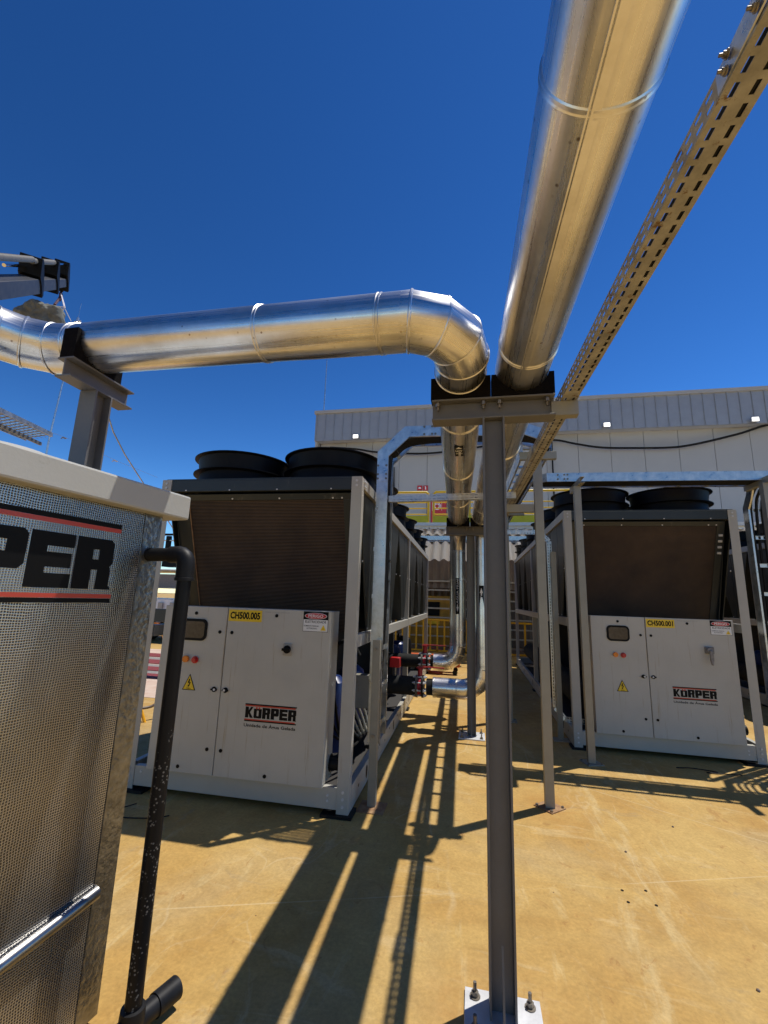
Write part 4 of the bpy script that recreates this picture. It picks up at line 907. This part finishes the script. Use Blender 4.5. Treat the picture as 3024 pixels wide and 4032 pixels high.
# local frame: x = outward normal, y = along the face (away), z up
def tb_(mb, name, mt, bev=0, smooth=False, par=None): return build(mb, name, mt, par or tank, world=False, smooth=smooth, bev=bev)
tb_(MB().bx(-1.25, 0, -1.45, 0, .03, 1.90), 'body', M_FOIL, .012)
tp = MB(); tp.bx(.001, .003, -.083, .002, .03, 1.895); tp.bx(-.08, .003, .002, .004, .03, 1.895)
tb_(tp, 'corner_tape', M_TAPE)
tb_(MB().cyl((.010, -1.46, .30), (.010, -.078, .462), .024, 28), 'strap_tube', M_STRAPT, smooth=True)
lid = MB(); lid.bx(-1.33, .06, -1.53, .10, 1.875, 1.985)
lo_ = tb_(lid, 'lid', M_LID, .009)
hm = MB(); pr = [(-.49, 0), (-.44, .055), (-.38, .085), (-.30, .09), (-.22, .075), (-.14, .04), (-.08, 0)]
lt = MB(); n_ = 24
lt.lathe((-.40, -.46, 1.975), [(.30, 0), (.285, .03), (.25, .065), (.20, .085), (.16, .09), (.0, .09)], 56); tb_(lt, 'manhole_cover', M_LID, .0, True)
Ot = Vector((.0, 0, 0)); UT = Vector((0, 1, 0)); VT = Vector((0, 0, 1)); WT = Vector((1, 0, 0))
lg = MB(); e1_, e0_ = -.187, -1.135
bgp = MB().prism([(e0_, 1.505), (e1_-.002, 1.505), (e1_-.002, 1.79), (e0_, 1.79)], Ot, UT, VT, WT, .0008, .0016); 
M_LOGOBG = foil_material('silver_logo_film', (.26, .255, .25), (.42, .41, .40))
lb = tb_(bgp, 'logo', M_LOGOBG)
lg.fr(Ot, UT, VT, WT, e0_, e1_, 1.788, 1.806, .0008, .0022); lg.fr(Ot, UT, VT, WT, e0_, e1_-.006, 1.500, 1.516, .0017, .0024)
logo_letters(lg, Ot, UT, VT, WT, e1_-.018-6*.149-5*.008, 1.55, .149, .19, .008, .0017, .0026)
tb_(lg, 'logo_lettering', M_TXT, par=lb)
q = MB(); q.fr(Ot, UT, VT, WT, e0_, e1_, 1.772, 1.7875, .0017, .0024); q.fr(Ot, UT, VT, WT, e0_, e1_-.004, 1.517, 1.532, .0017, .0024); tb_(q, 'logo_stripe', M_LOGORED, par=lb)
# black overflow pipe beside the tank
dp = thing('overflow_pipe', 'black plastic pipe standing beside the tank with pale speckles on its lower half', 'pipe', (-1.185, 1.655, 0))
px_, py_ = -1.185, 1.655
build(MB().cyl((px_, py_, .06), (px_, py_, 1.64), .0285, 32), 'upright', M_POLE, dp)
el = MB(); el.tube([(px_, py_, 1.60), (px_, py_, 1.64), (px_, py_, 1.665)]+[(px_-.04+.04*cos(a_), py_, 1.665+.04*sin(a_)) for a_ in (pi/8, pi/4, 3*pi/8)]+[(px_-.04, py_, 1.705), (px_-.075, py_, 1.705)], .036, 28)
build(el, 'elbow', M_PVC, dp); build(MB().lathe((px_, py_, 1.602), [(.0285, -.006), (.039, -.006), (.039, .006), (.030, .010)], 28), 'collar', M_PVC, dp)
build(MB().cyl((px_-.07, py_, 1.705), (px_-.36, py_-.01, 1.70), .0285, 28), 'inlet_arm', M_BLK, dp)
dd = Vector((.045, .15, .0)).normalized(); b0 = Vector((px_, py_, .055))
build(MB().lathe((px_, py_, .10), [(.0285, .012), (.04, .010), (.042, -.01), (.042, -.06), (.036, -.075)], 28), 'tee_collar', M_PVC, dp)
q = MB(); q.tube([b0-dd*.05, b0+dd*.09], .034, 28); build(q, 'tee', M_PVC, dp)
q = MB(); q.tube([b0+dd*.09, b0+dd*.18], .039, 28); build(q, 'coupling', M_PVC, dp)
# ---------------------------------------------------------------- building
bd = thing('warehouse', 'long grey warehouse with ribbed metal fascia and smooth wall panels behind the chillers', 'building', (0, 18.5, 0))
wl = MB(); x = -6.9+.0
while x < 26: wl.bx(x+.008, x+1.232, 18.40, 18.55, 0, 8.6); x += 1.24
build(wl, 'wall', M_WALL, bd, smooth=False)
build(MB().bx(-6.88, 26, 18.47, 19.0, 0, 8.75), 'wall_joint', M_SHADOWGAP, bd, smooth=False)
fa = MB(); x = -7.0; fa.bx(-7.05, 26, 17.95, 18.04, 8.48, 9.78)
while x < 26: fa.bx(x, x+.025, 17.915, 17.95, 8.48, 9.78); x += .415
build(fa, 'fascia', M_PARA, bd, smooth=False)
build(MB().bx(-7.1, 26, 17.86, 18.5, 9.781, 9.92), 'coping', M_WALL, bd)
build(MB().bx(-7.0, 26, 18.04, 18.47, 8.50, 8.56), 'soffit', M_WALL, bd, smooth=False)
build(MB().bx(-7.0, 26, 18.5, 40, 9.2, 9.5), 'roof', M_PARA, bd, smooth=False)
build(MB().bx(-7.04, -6.95, 18.04, 40, 0, 9.77), 'side_wall', M_WALL, bd, smooth=False)
for i, (px, py) in enumerate(((2390, 1672), (2975, 1650), (1400, 1718))):
    P = at(px, py, 17.80)
    f_ = thing('floodlight', ['lit floodlight under the fascia in the middle right', 'lit floodlight under the fascia at the far right', 'lit floodlight under the fascia left of the pipes'][i], 'lamp', P, group='lit floodlights on the warehouse fascia')
    build(MB().bx(P.x-.13, P.x+.13, P.y, P.y+.06, P.z-.09, P.z+.09), 'housing', M_PLATE, f_, bev=.02)
    build(MB().bx(P.x-.11, P.x+.11, P.y-.012, P.y-.001, P.z-.075, P.z+.075), 'lens', M_LAMP, f_, bev=.01)
    build(MB().bar((P.x, P.y+.03, P.z+.08), (P.x, P.y+.12, P.z+.16), .04, .012), 'bracket', M_PLATE, f_)
pts = [(1300, 1762), (1400, 1768), (1490, 1781), (1650, 1786), (1760, 1778), (1900, 1758), (2050, 1745), (2175, 1732), (2270, 1748), (2370, 1762), (2500, 1764), (2640, 1762), (2720, 1752), (2800, 1735), (2920, 1705), (3024, 1673), (3300, 1620)]
cbl = build(MB().tube(smoothpath([at(px, py, 18.2) for px, py in pts], 4), .045, 8), 'power_cable', M_BLK, loc=at(1650, 1786, 18.2)); tag(cbl, 'thick black cable sagging across the warehouse wall', 'cable')
cdt = MB().cyl(at(1548, 1840, 18.3), at(1548, 1940, 18.3), .06, 8); cdt = build(cdt, 'conduit', M_TXT, loc=at(1548, 1850, 18.3)); tag(cdt, 'short vertical black conduit on the warehouse wall left of the red signs', 'conduit')
cdt = MB().cyl(at(2172, 1735, 18.3), at(2185, 2030, 18.3), .03, 8); cdt = build(cdt, 'conduit', M_TXT, loc=at(2185, 2030, 18.3)); tag(cdt, 'thin dark vertical conduit on the warehouse wall above the yellow railing', 'conduit')
for i, x0 in enumerate((1643, 1666)):
    P = at(x0, 1912, 18.36); Q = at(x0+19, 1931, 18.36)
    s_ = thing('fire_sign', ['red square sign with white alarm bell dome on the warehouse wall', 'red square sign with white fire extinguisher on the warehouse wall'][i], 'sign', P)
    build(MB().bx(P.x, Q.x, 18.36, 18.38, Q.z, P.z), 'sign_plate', M_RED, s_, smooth=False); cx, cz, ww = (P.x+Q.x)/2, (P.z+Q.z)/2, (Q.x-P.x)
    q = MB()
    if i == 0: q.prism([(cx-ww*.3, cz-ww*.15)]+[(cx+ww*.28*cos(t), cz-ww*.08+ww*.28*sin(t)) for t in (pi*k/10 for k in range(10, -1, -1))]+[(cx+ww*.3, cz-ww*.15)], (0, 18.36, 0), X, Z, NY, .001, .01)
    else: q.fr((0, 18.36, 0), X, Z, NY, cx-ww*.09, cx+ww*.12, cz-ww*.35, cz+ww*.22, .001, .01); q.fr((0, 18.36, 0), X, Z, NY, cx-ww*.15, cx+ww*.06, cz+ww*.22, cz+ww*.34, .001, .01)
    build(q, 'pictogram', M_WTXT, s_, smooth=False)
# mezzanine platform with yellow railings
mz = thing('walkway_platform', 'raised concrete walkway with pale edge along the warehouse', 'platform', (0, 14, 0))
build(MB().bx(-6.5, 24, 13.6, 18.39, 3.74, 3.86), 'deck', M_CONC, mz, smooth=False)
build(MB().bx(-6.5, 24, 13.52, 13.60, 3.83, 3.93), 'edge_strip', M_CONC, mz)
for x in (-6.3, -2.6, 1.9, 6.4, 10.9): build(MB().bx(x-.08, x+.08, 13.9, 14.06, 0, 3.74), 'post', M_STAND, mz)
def railing(label, x0, x1, y, z, posts, curved=True):
    r = thing('railing', label, 'railing', (x0, y, z), group='yellow walkway railings')
    P = [(x0, y, z+.0), (x0, y, z+.93), (x0+.07, y, z+1.0), (x1-.07, y, z+1.0), (x1, y, z+.93), (x1, y, z)]
    build(MB().tube(P, .035, 12), 'hand_rail', M_RAILY, r)
    for zz in (.28, .47, .66): build(MB().tube([(x0, y, z+zz), (x1, y, z+zz)], .02, 8), 'mid_rail', M_RAILY, r)
    for xp in posts: build(MB().bx(xp-.035, xp+.035, y-.03, y+.03, z, z+.97), 'post', M_RAILY, r)
    build(MB().bx(x0, x1, y-.045, y-.036, z+.01, z+.23), 'kickboard', M_YKICK, r, smooth=False)
xg0, xg1 = at(1690, 2000, 13.6).x, at(1700, 2000, 13.6).x
railing('yellow tube railing on the walkway ending at a gap left of the hose cabinet', -6.4, xg0-.03, 13.62, 3.93, (-5.2, -3.8, -2.5))
railing('yellow tube railing on the walkway in front of the hose cabinet, passing behind the pipes', xg1+.06, at(2255, 1930, 13.6).x, 13.62, 3.93, (-.1, 1.25, 1.95))
hc = thing('hose_cabinet', 'red fire hose cabinet standing on the walkway behind the yellow railing', 'cabinet', at(1730, 2040, 18.3))
P, Q = at(1697, 1952, 18.2), at(1757, 2062, 18.2)
build(MB().bx(P.x, Q.x, 18.15, 18.39, 3.87, P.z), 'case', M_RED, hc, bev=.02)
cx, cz = at(1721, 1993, 18.15).x, at(1721, 1993, 18.15).z; q = MB()
for rr in (.13, .08): q.lathe((cx, 18.14, cz), [(rr, 0), (rr+.015, .004), (rr+.03, 0)], 20, (0, 1, 0))
q.bx(cx-.2, cx-.19, 18.13, 18.15, cz-.2, cz+.2); q.bx(cx+.19, cx+.2, 18.13, 18.15, cz-.2, cz+.2); build(q, 'hose_symbol', M_WTXT, hc)
# translucent awning below the walkway
aw = thing('awning', 'pale translucent corrugated awning hanging below the walkway', 'awning', (0, 13.9, 0))
def corrug(mb, x0, x1, ya, za, yb, zb, pitch=.26, amp=.045, n=6):
    k = int((x1-x0)/pitch*n); prev = None
    d = Vector((0, yb-ya, zb-za)).normalized(); nrm = Vector((1, 0, 0)).cross(d).normalized(); rows = []
    for i in range(k+1):
        x = x0+(x1-x0)*i/k; o = nrm*amp*sin(2*pi*(x-x0)/pitch); rows.append((Vector((x, ya, za))+o, Vector((x, yb, zb))+o))
    b0 = len(mb.v)
    for a_, b_ in rows: mb.v += [a_, b_]
    for i in range(k): mb.f.append((b0+2*i, b0+2*i+1, b0+2*i+3, b0+2*i+2))
q = MB(); corrug(q, -6.2, 12, 13.5, 3.72, 13.08, 3.47); build(q, 'upper_sheet', M_SHEET, aw)
q = MB(); corrug(q, -6.2, 12, 13.0, 3.24, 12.35, 2.66); build(q, 'lower_sheet', M_SHEET, aw)
q = MB(); q.bx(-6.2, 12, 13.02, 13.08, 3.25, 3.31); build(q, 'purlin', M_GIRT, aw, smooth=False)
bb_ = thing('cable_ladder', 'far bluish galvanised cable ladder crossing below the walkway', 'cable ladder', (0, 12, 3.2))
ladder(bb_, [(-4.5, 11.9, 3.22), (4.5, 11.9, 3.22)], (0, .3, 0), h=.11, rung=.5)
# girts and sheeting of the open shed
sh = thing('shed_wall', 'open shed wall with pale horizontal girts over brown translucent sheeting', 'wall', (0, 14.6, 0))
q = MB(); corrug(q, -6.4, 12, 14.75, 2.9, 14.75, 1.95, .24, .03); build(q, 'brown_sheet', M_BRN, sh)
q = MB(); corrug(q, -6.4, 12, 16.6, 3.0, 16.6, 0.0, .24, .03); build(q, 'rear_sheet', M_BRN, sh)
for k in range(8):
    z = .12+.29*k; build(MB().bx(-6.4, 12, 14.60, 14.66, z, z+.045), 'girt', M_GIRT, sh, smooth=False)
for x in (-6.2, -3.4, -.2, 3.3, 6.9): build(MB().bx(x, x+.08, 14.66, 14.74, 0, 2.9), 'stud', M_GIRT, sh, smooth=False)
mc = thing('machine', 'ochre yellow machine standing in the dark shed behind the guard rail', 'machine', (-1.4, 15.2, 0))
build(MB().bx(-2.1, -.75, 15.0, 16.0, .1, 1.7), 'housing', M_OCHRE, mc, bev=.03); build(MB().bx(-1.75, -1.1, 14.98, 15.0, 1.05, 1.5), 'panel', M_TXT, mc); build(MB().bx(-1.6, -1.1, 14.965, 14.98, .78, .95), 'label_plate', M_YEL, mc)
def guard(label, x0, x1, y, n):
    r = thing('guard_rail', label, 'guard rail', (x0, y, 0), group='yellow guard rails in front of the shed')
    build(MB().bx(x0, x1, y-.03, y+.03, .93, .985), 'top_rail', M_GRT, r, bev=.006); build(MB().bx(x0, x1, y-.02, y+.02, .03, .075), 'bottom_rail', M_GRT, r)
    for k in range(n+1):
        x = x0+(x1-x0)*k/n; build(MB().bx(x-.026, x+.026, y-.02, y+.02, .0 if k % 4 == 0 else .076, .928), 'baluster', M_GRT, r)
guard('yellow guard rail panel seen between the left chiller and the pipes', -5.4, .2, 13.98, 26)
guard('yellow guard rail panel seen between the near column and the right chiller', .45, 7.2, 14.0, 13)
ck = build(MB().bx(-6.5, 12, 14.2, 14.45, 0, .16), 'curb', M_BRN, loc=(0, 14.3, 0)); tag(ck, 'low dark curb along the foot of the shed wall', 'curb')
# ---------------------------------------------------------------- left background
# truck crane boom with hanging bulk bag
cr = thing('crane', 'dark hydraulic crane boom reaching in from the left over the pipe', 'crane', (-14, 6, 0))
dB = (RT*((710-1512)/F_PX)-UP*((1070-2016)/F_PX)+FW).normalized()
def ray_pt(px, py, dist):
    d = RT*((px-1512)/F_PX)-UP*((py-2016)/F_PX)+FW; return EYE+d*dist
Bm = ray_pt(222, 1104, 16.5); sB = dB.cross(Vector((0, 0, 1))).normalized(); uB = sB.cross(dB)
def seg(a0, a1, w_, h0, h1, name, mt=M_BOOM, bev=.01): return build(MB().fr(Bm, dB, sB, uB, a0, a1, -w_/2, w_/2, h0, h1), name, mt, cr, bev=bev)
seg(-.92, 1.05, .36, -.20, .10, 'boom_section'); seg(-3.3, -.92, .42, -.23, .13, 'boom_section'); seg(-8.5, -3.3, .48, -.27, .16, 'boom_section')
for a0, hh, w_ in ((-.98, .72, .50), (-3.38, .76, .56), (.92, .70, .46)):
    q = MB().prism([(a0-.03, -.38), (a0+.14, -.32), (a0+.16, .08), (a0+.11, hh-.1), (a0+.03, hh), (a0-.10, hh), (a0-.30, .24), (a0-.10, -.03)], Bm, dB, uB, sB, -w_/2, w_/2); build(q, 'boom_collar', M_TXT, cr, smooth=False)
for (a0, a1, s_, h, r, mt) in ((-3.9, -1.1, .10, .64, .085, M_BOOMT), (-1.1, .92, .10, .60, .038, M_CHROME), (-5.5, -3.4, -.14, .42, .045, M_CHROME), (-3.4, -1.0, -.14, .42, .04, M_CHROME), (-1.0, .9, -.14, .42, .035, M_CHROME), (-7.5, -3.9, .10, .68, .09, M_BOOMT)):
    build(MB().cyl(Bm+dB*a0+sB*s_+uB*h, Bm+dB*a1+sB*s_+uB*h, r, 20), 'hydraulic_cylinder', mt, cr)
mb_ = Bm-dB*8.3
build(MB().bx(mb_.x-.25, mb_.x+.25, mb_.y-.25, mb_.y+.25, 0.9, max(1.6, mb_.z+.2)), 'mast', M_BOOM, cr, bev=.03)
build(MB().bx(mb_.x-1.2, mb_.x+1.2, mb_.y-.9, mb_.y+.9, .3, .95), 'base', M_BOOM, cr, bev=.05)
tipP = Bm+dB*1.02-uB*.30
q = MB(); q.tube([tipP+uB*.15, tipP-Vector((0, 0, .16))], .07, 10); q.tube([tipP-Vector((0, 0, .14)), tipP-Vector((0, 0, .26))], .035, 10); build(q, 'hook', M_TXT, cr)
sling = thing('lifting_sling', 'dark purple and pale slings hanging from the crane hook', 'sling', tipP)
hk = tipP-Vector((0, 0, .24)); dep = 16.0
bl, brr = ray_pt(215, 1200, dep), ray_pt(252, 1208, dep)
q = MB(); q.tube(smoothpath([hk, hk+Vector((-.01, 0, -.2)), bl], 4), .045, 8); q.tube(smoothpath([hk, hk+Vector((.03, 0, -.15)), hk+Vector((-.02, 0, -.32))], 4), .06, 8); build(q, 'purple_sling', M_PURP, sling)
q = MB(); q.tube([hk, brr], .018, 6); q.tube([hk+Vector((.02, 0, 0)), ray_pt(257, 1212, dep)], .014, 6); q.tube([brr, ray_pt(280, 1265, dep)], .014, 6); q.tube([brr, ray_pt(218, 1208, dep)], .014, 6); q.tube([brr, ray_pt(236, 1262, dep), ray_pt(225, 1290, dep)], .022, 6); build(q, 'pale_strap', M_STRAP, sling)
import bmesh
def blob(name, mt, outline, depth, th, label, cat, seed=1):
    """bulky sack: outline in photo pixels at its own distance, given real thickness and lumpy surface"""
    C0 = sum((ray_pt(x, y, depth) for x, y in outline), Vector())/len(outline)
    bm = bmesh.new(); rings = [(.0, 1.0), (.55, .92), (.85, .72), (1.0, .35)]; ls_ = []
    rnd = random.Random(seed)
    for sg in (-1, 1):
        for (dz, sc) in (rings if sg > 0 else rings[1:]):
            ls_.append((sg*dz, sc))
    ls_.sort(); vr = []
    for dz, sc in ls_:
        row = []
        for (x, y) in outline:
            P = ray_pt(x, y, depth); v = C0+(P-C0)*sc*(1+rnd.uniform(-.03, .03))+FW*dz*th*(1+rnd.uniform(-.08, .08)); row.append(bm.verts.new(v-C0))
        vr.append(row)
    n = len(outline)
    for i in range(len(vr)-1):
        for j in range(n): bm.faces.new((vr[i][j], vr[i][(j+1) % n], vr[i+1][(j+1) % n], vr[i+1][j]))
    bm.faces.new(vr[0][::-1]); bm.faces.new(vr[-1]); bmesh.ops.recalc_face_normals(bm, faces=bm.faces)
    me = bpy.data.meshes.new(name); bm.to_mesh(me); bm.free(); me.materials.append(mt); me.shade_smooth()
    o = bpy.data.objects.new(name, me); COL.objects.link(o); o.location = C0
    ss = o.modifiers.new('s', 'SUBSURF'); ss.levels = 2; ss.render_levels = 3
    tx = bpy.data.textures.new('crumple', 'CLOUDS'); tx.noise_scale = .45; tx.noise_depth = 3
    dm = o.modifiers.new('d', 'DISPLACE'); dm.texture = tx; dm.strength = .38; dm.mid_level = .5
    return tag(o, label, cat)
blob('bulk_bag', M_BAG, [(45, 1278), (80, 1238), (112, 1204), (132, 1190), (160, 1184), (188, 1196), (218, 1203), (246, 1212), (248, 1240), (240, 1275), (230, 1350), (140, 1372), (62, 1335)], 15.0, .5, 'bulky grey fabric bag hanging from the crane slings above the pipe', 'bulk bag')
q = MB(); q.prism([(0, 0), (.19, .04), (.12, .10), (.01, .15)], ray_pt(116, 1206, 15.0), RT, UP, FW, 0, .01); q = build(q, 'plastic_scrap', M_STRAP, loc=ray_pt(116, 1206, 15.0)); tag(q, 'scrap of white plastic sticking up from the grey hanging bag', 'plastic')
# lightning rods
def rod(label, px, y0, y1, Y, r=.02, px1=None):
    A, B = at(px, y0, Y), at(px1 or px, y1, Y); B = Vector((A.x, A.y, B.z)) if px1 is None else B
    o = thing('lightning_rod', label, 'rod', (A.x, A.y, 0), group='thin rods against the sky'); build(MB().tube([(A.x, A.y, 0), A, B], [r, r, r*.7], 8), 'rod', M_GALV, o); return o, B
rod('thin lightning rod standing on the warehouse roof left end', 1275, 1620, 1420, 18.6, .03)
o, B = rod('pale pole with a small cross fitting behind the pipe and crane bag', 195, 1720, 1270, 7.5, .018, 305)
q = MB(); q.cyl(B+Vector((0, 0, -.1)), B+Vector((0, 0, .12)), .028, 10); q.cyl(B+Vector((-.09, 0, .02)), B+Vector((.09, 0, .03)), .018, 8); q.cyl(B+Vector((0, 0, .12)), B+Vector((.01, 0, .5)), .004, 6); build(q, 'fitting', M_GALV, o)
rp = build(MB().tube([at(418, 1610, 4.2), at(446, 1700, 4.4), at(492, 1790, 4.7), at(553, 1885, 5.2), at(720, 2140, 6.4), at(735, 2330, 6.6)], .008, 8), 'guy_rope', M_GALV, loc=at(446, 1700, 4.4)); tag(rp, 'twisted steel guy rope slanting down behind the left pipe support', 'rope')
wr = build(MB().tube([at(210, 1705, 8), at(290, 1735, 8), at(460, 1815, 8.3), at(620, 1880, 8.6)], .003, 6), 'wire', M_GALV, loc=at(290, 1735, 8)); tag(wr, 'hair thin wire with rag markers crossing the sky left of the chiller', 'wire')
for i, (x, y) in enumerate(((250, 1725), (452, 1815))):
    P = at(x, y, 8.1+.2*i); q = MB()
    for k, (a_, b_) in enumerate(((-.06, .0), (-.03, .018), (.0, .012), (.03, -.004), (.06, -.012))): q.fr(P+Vector((a_, 0, b_)), (1, 0, 0), (0, 1, 0), (0, .2, 1), -.018, .018, 0, .01, -.012, .012)
    q = build(q, 'rag_marker', M_STRAP if i else M_GREYM, loc=P); tag(q, ['small dark rag tied on the wire left of the pipe support', 'small pale rag tied on the wire right of the pipe support'][i], 'rag')
# overhead ladder trays at the far left
lt_ = thing('cable_ladder', 'galvanised wire tray end seen from below above the tank lid at the left edge', 'cable ladder', at(200, 1700, 5.5))
A_, B_ = at(208, 1712, 5.0), at(-80, 1575, 3.6); A2, B2 = at(160, 1742, 5.2), at(-80, 1672, 4.4)
wv_ = Vector((-.60, .10, -.0)); ladder(lt_, [A_, B_], wv_, h=.06, rung=.10, first=.03)
mm = MB()
for k in range(7): mm.tube([A_+wv_*(k/6.5+.05)-Vector((0, 0, .03)), B_+wv_*(k/6.5+.05)-Vector((0, 0, .03))], .003, 5)
build(mm, 'mesh_wire', M_GALVD, lt_)
lt2 = build(MB().bar(at(160, 1748, 5.0), at(-60, 1648, 3.9), .03, .045), 'support_bar', M_STEEL, loc=at(100, 1710, 4.8)); tag(lt2, 'dark steel bar slanting below the wire tray at the left edge', 'bar')
# white truck seen between tank and chiller
Tk = at(660, 2400, 12.5); tk = thing('truck', 'white dusty box truck seen in the gap between the tank and the left chiller', 'truck', (Tk.x, Tk.y, 0))
def tp_(px0, py0, px1, py1, Y, dy, name, mt, bev=.01):
    a_, b_ = at(px0, py0, Y), at(px1, py1, Y); return build(MB().bx(min(a_.x, b_.x), max(a_.x, b_.x), Y, Y+dy, min(a_.z, b_.z), max(a_.z, b_.z)), name, mt, tk, bev=bev)
tp_(430, 2350, 800, 2445, 12.5, 1.9, 'cargo_bed', M_TRUCK, .02); tp_(430, 2255, 700, 2318, 12.9, 1.0, 'cab', M_TRUCK, .03); tp_(430, 2236, 800, 2248, 12.6, 2.2, 'roof_edge', M_TRUCK)
tp_(430, 2446, 800, 2485, 12.4, 1.4, 'chassis', M_BOOM); tp_(430, 2486, 800, 2512, 12.9, 1.2, 'undercarriage', M_TXT)
tp_(500, 2330, 800, 2342, 12.45, .2, 'side_rail', M_PLATE); tp_(606, 2450, 626, 2458, 12.36, .05, 'marker_lamp', M_ORG)
for x in range(620, 700, 9): tp_(x, 2262, x+3, 2314, 12.87, .03, 'rib', M_GREYM, 0)
for x in (622, 668): tp_(x, 2372, x+7, 2455, 12.42, .05, 'hinge', M_GIRT, .01)
tp_(430, 2155, 520, 2232, 13.1, .8, 'window', M_SCREEN); tp_(640, 2190, 690, 2232, 13.0, .4, 'headboard_frame', M_TXT); tp_(560, 2100, 760, 2108, 13.0, .1, 'rack_bar', M_TXT); tp_(655, 2110, 661, 2190, 13.0, .1, 'rack_post', M_TXT); tp_(600, 2125, 690, 2130, 13.0, .1, 'rack_bar', M_GALV)
for x in (470, 560, 790):
    P = at(x, 2560, 12.7); build(MB().cyl((P.x, 12.6, .45), (P.x, 12.95, .45), .45, 28), 'wheel', M_BLK, tk)
bm2 = build(MB().bx(-7.4, -3.35, 7.6, 7.75, .98, 1.22), 'barrier_beam', M_DARK, loc=(-5, 7.7, 0), bev=.01); tag(bm2, 'dark horizontal beam behind the left chiller post', 'beam')
for k, (a_, b_) in enumerate(((7.35, 7.75), (8.05, 8.45), (8.8, 9.3), (9.7, 10.2))):
    q = MB().bx(-9.5, -3.6, a_, b_, .006, .016); q = build(q, 'floor_mat', M_MAT, loc=(-5, a_, .006)); tag(q, ['nearest dark red mesh strip on the paving', 'second dark red mesh strip on the paving', 'third dark red mesh strip on the paving', 'farthest dark red mesh strip on the paving'][k], 'mat', 'dark red mesh strips on the paving')
for k, (a_, b_) in enumerate(((7.76, 8.0), (8.46, 8.7), (9.31, 9.6))):
    q = MB().bx(-9.5, -3.6, a_, b_, .006, .013); q = build(q, 'floor_mat', M_GREYM, loc=(-5, a_, .006)); tag(q, ['nearest grey mesh strip between red strips on the paving', 'middle grey mesh strip between red strips on the paving', 'farthest grey mesh strip between red strips on the paving'][k], 'mat', 'grey mesh strips on the paving')
yb = thing('barrier_frame', 'thin yellow tube frame standing behind the left chiller post', 'barrier', (-3.6, 5, 0))
P0, P1, P2_, P3 = at(592, 2500, 5.0), at(555, 2790, 5.0), at(585, 2905, 5.0), at(640, 2750, 5.2)
build(MB().tube([P0, P1], .018, 10), 'tube', M_GRT, yb); build(MB().tube([P1, P2_], .018, 10), 'tube', M_GRT, yb); build(MB().tube(smoothpath([P1, at(600, 2780, 5.1), P3], 5), .016, 10), 'hook_tube', M_BRN, yb)
build(MB().tube([P0, at(640, 2490, 5.6), at(652, 2540, 5.8)], .018, 10), 'tube', M_GRT, yb)
# ---------------------------------------------------------------- small things on the floor
stn = [(.95, 3.45, 'tiny pebble on the sunlit concrete nearest the rusty foot plate'), (1.75, 3.35, 'tiny pebble on the concrete nearest the right edge of the view'), (.9, 2.2, 'tiny pale pebble on the concrete right of the near column'),
       (1.15, 2.45, 'tiny pebble on the concrete in the lower right of the view'), (-.2, 7.2, 'tiny pebble on the concrete below the lower red valve pipe'), (.62, 5.0, 'tiny pebble in the shade left of the right chiller corner'), (1.4, 3.9, 'tiny pebble in the sun just below the level ladder shadow')]
for i, (x, y, lb_) in enumerate(stn):
    r = random.uniform(.004, .008); q = MB()
    q.lathe((x, y, 0), [(r*.9, 0), (r*1.1, r*.4), (r*.7, r*.9), (.0, r)], 7); q = build(q, 'pebble', M_BRN if i != 2 else M_CONC, loc=(x, y, 0), smooth=False)
    tag(q, lb_, 'pebble', 'tiny pebbles scattered on the concrete')
for x, y, lb_ in ((.80, 3.02, 'far left'), (.93, 3.05, 'far right'), (.80, 2.92, 'near left'), (.94, 2.93, 'near right')):
    q = MB().lathe((x, y, .0), [(0, .002), (.008, .002), (.0085, 0)], 12); q = build(q, 'anchor_hole', M_TXT, loc=(x, y, 0)); tag(q, lb_+' one of four small drilled holes in the sunlit concrete', 'hole', 'four drilled holes in the concrete')
wl_ = build(MB().tube(smoothpath([(-2.45, 3.18, .008), (-2.5, 3.05, .012), (-2.42, 2.98, .008), (-2.2, 3.02, .008), (-2.1, 3.08, .01)], 6), .004, 6), 'wire_scrap', M_BLK, loc=(-2.4, 3.05, 0)); tag(wl_, 'bent black wire scrap on the floor in front of the left chiller', 'wire')
wl_ = build(MB().tube(smoothpath([(1.95, 5.22, .008), (2.1, 5.24, .012), (2.3, 5.2, .008), (2.2, 5.16, .008), (2.5, 5.18, .01)], 6), .005, 6), 'wire_scrap', M_BLK, loc=(2.2, 5.2, 0)); tag(wl_, 'thin black wire scrap on the floor in front of the right chiller', 'wire')
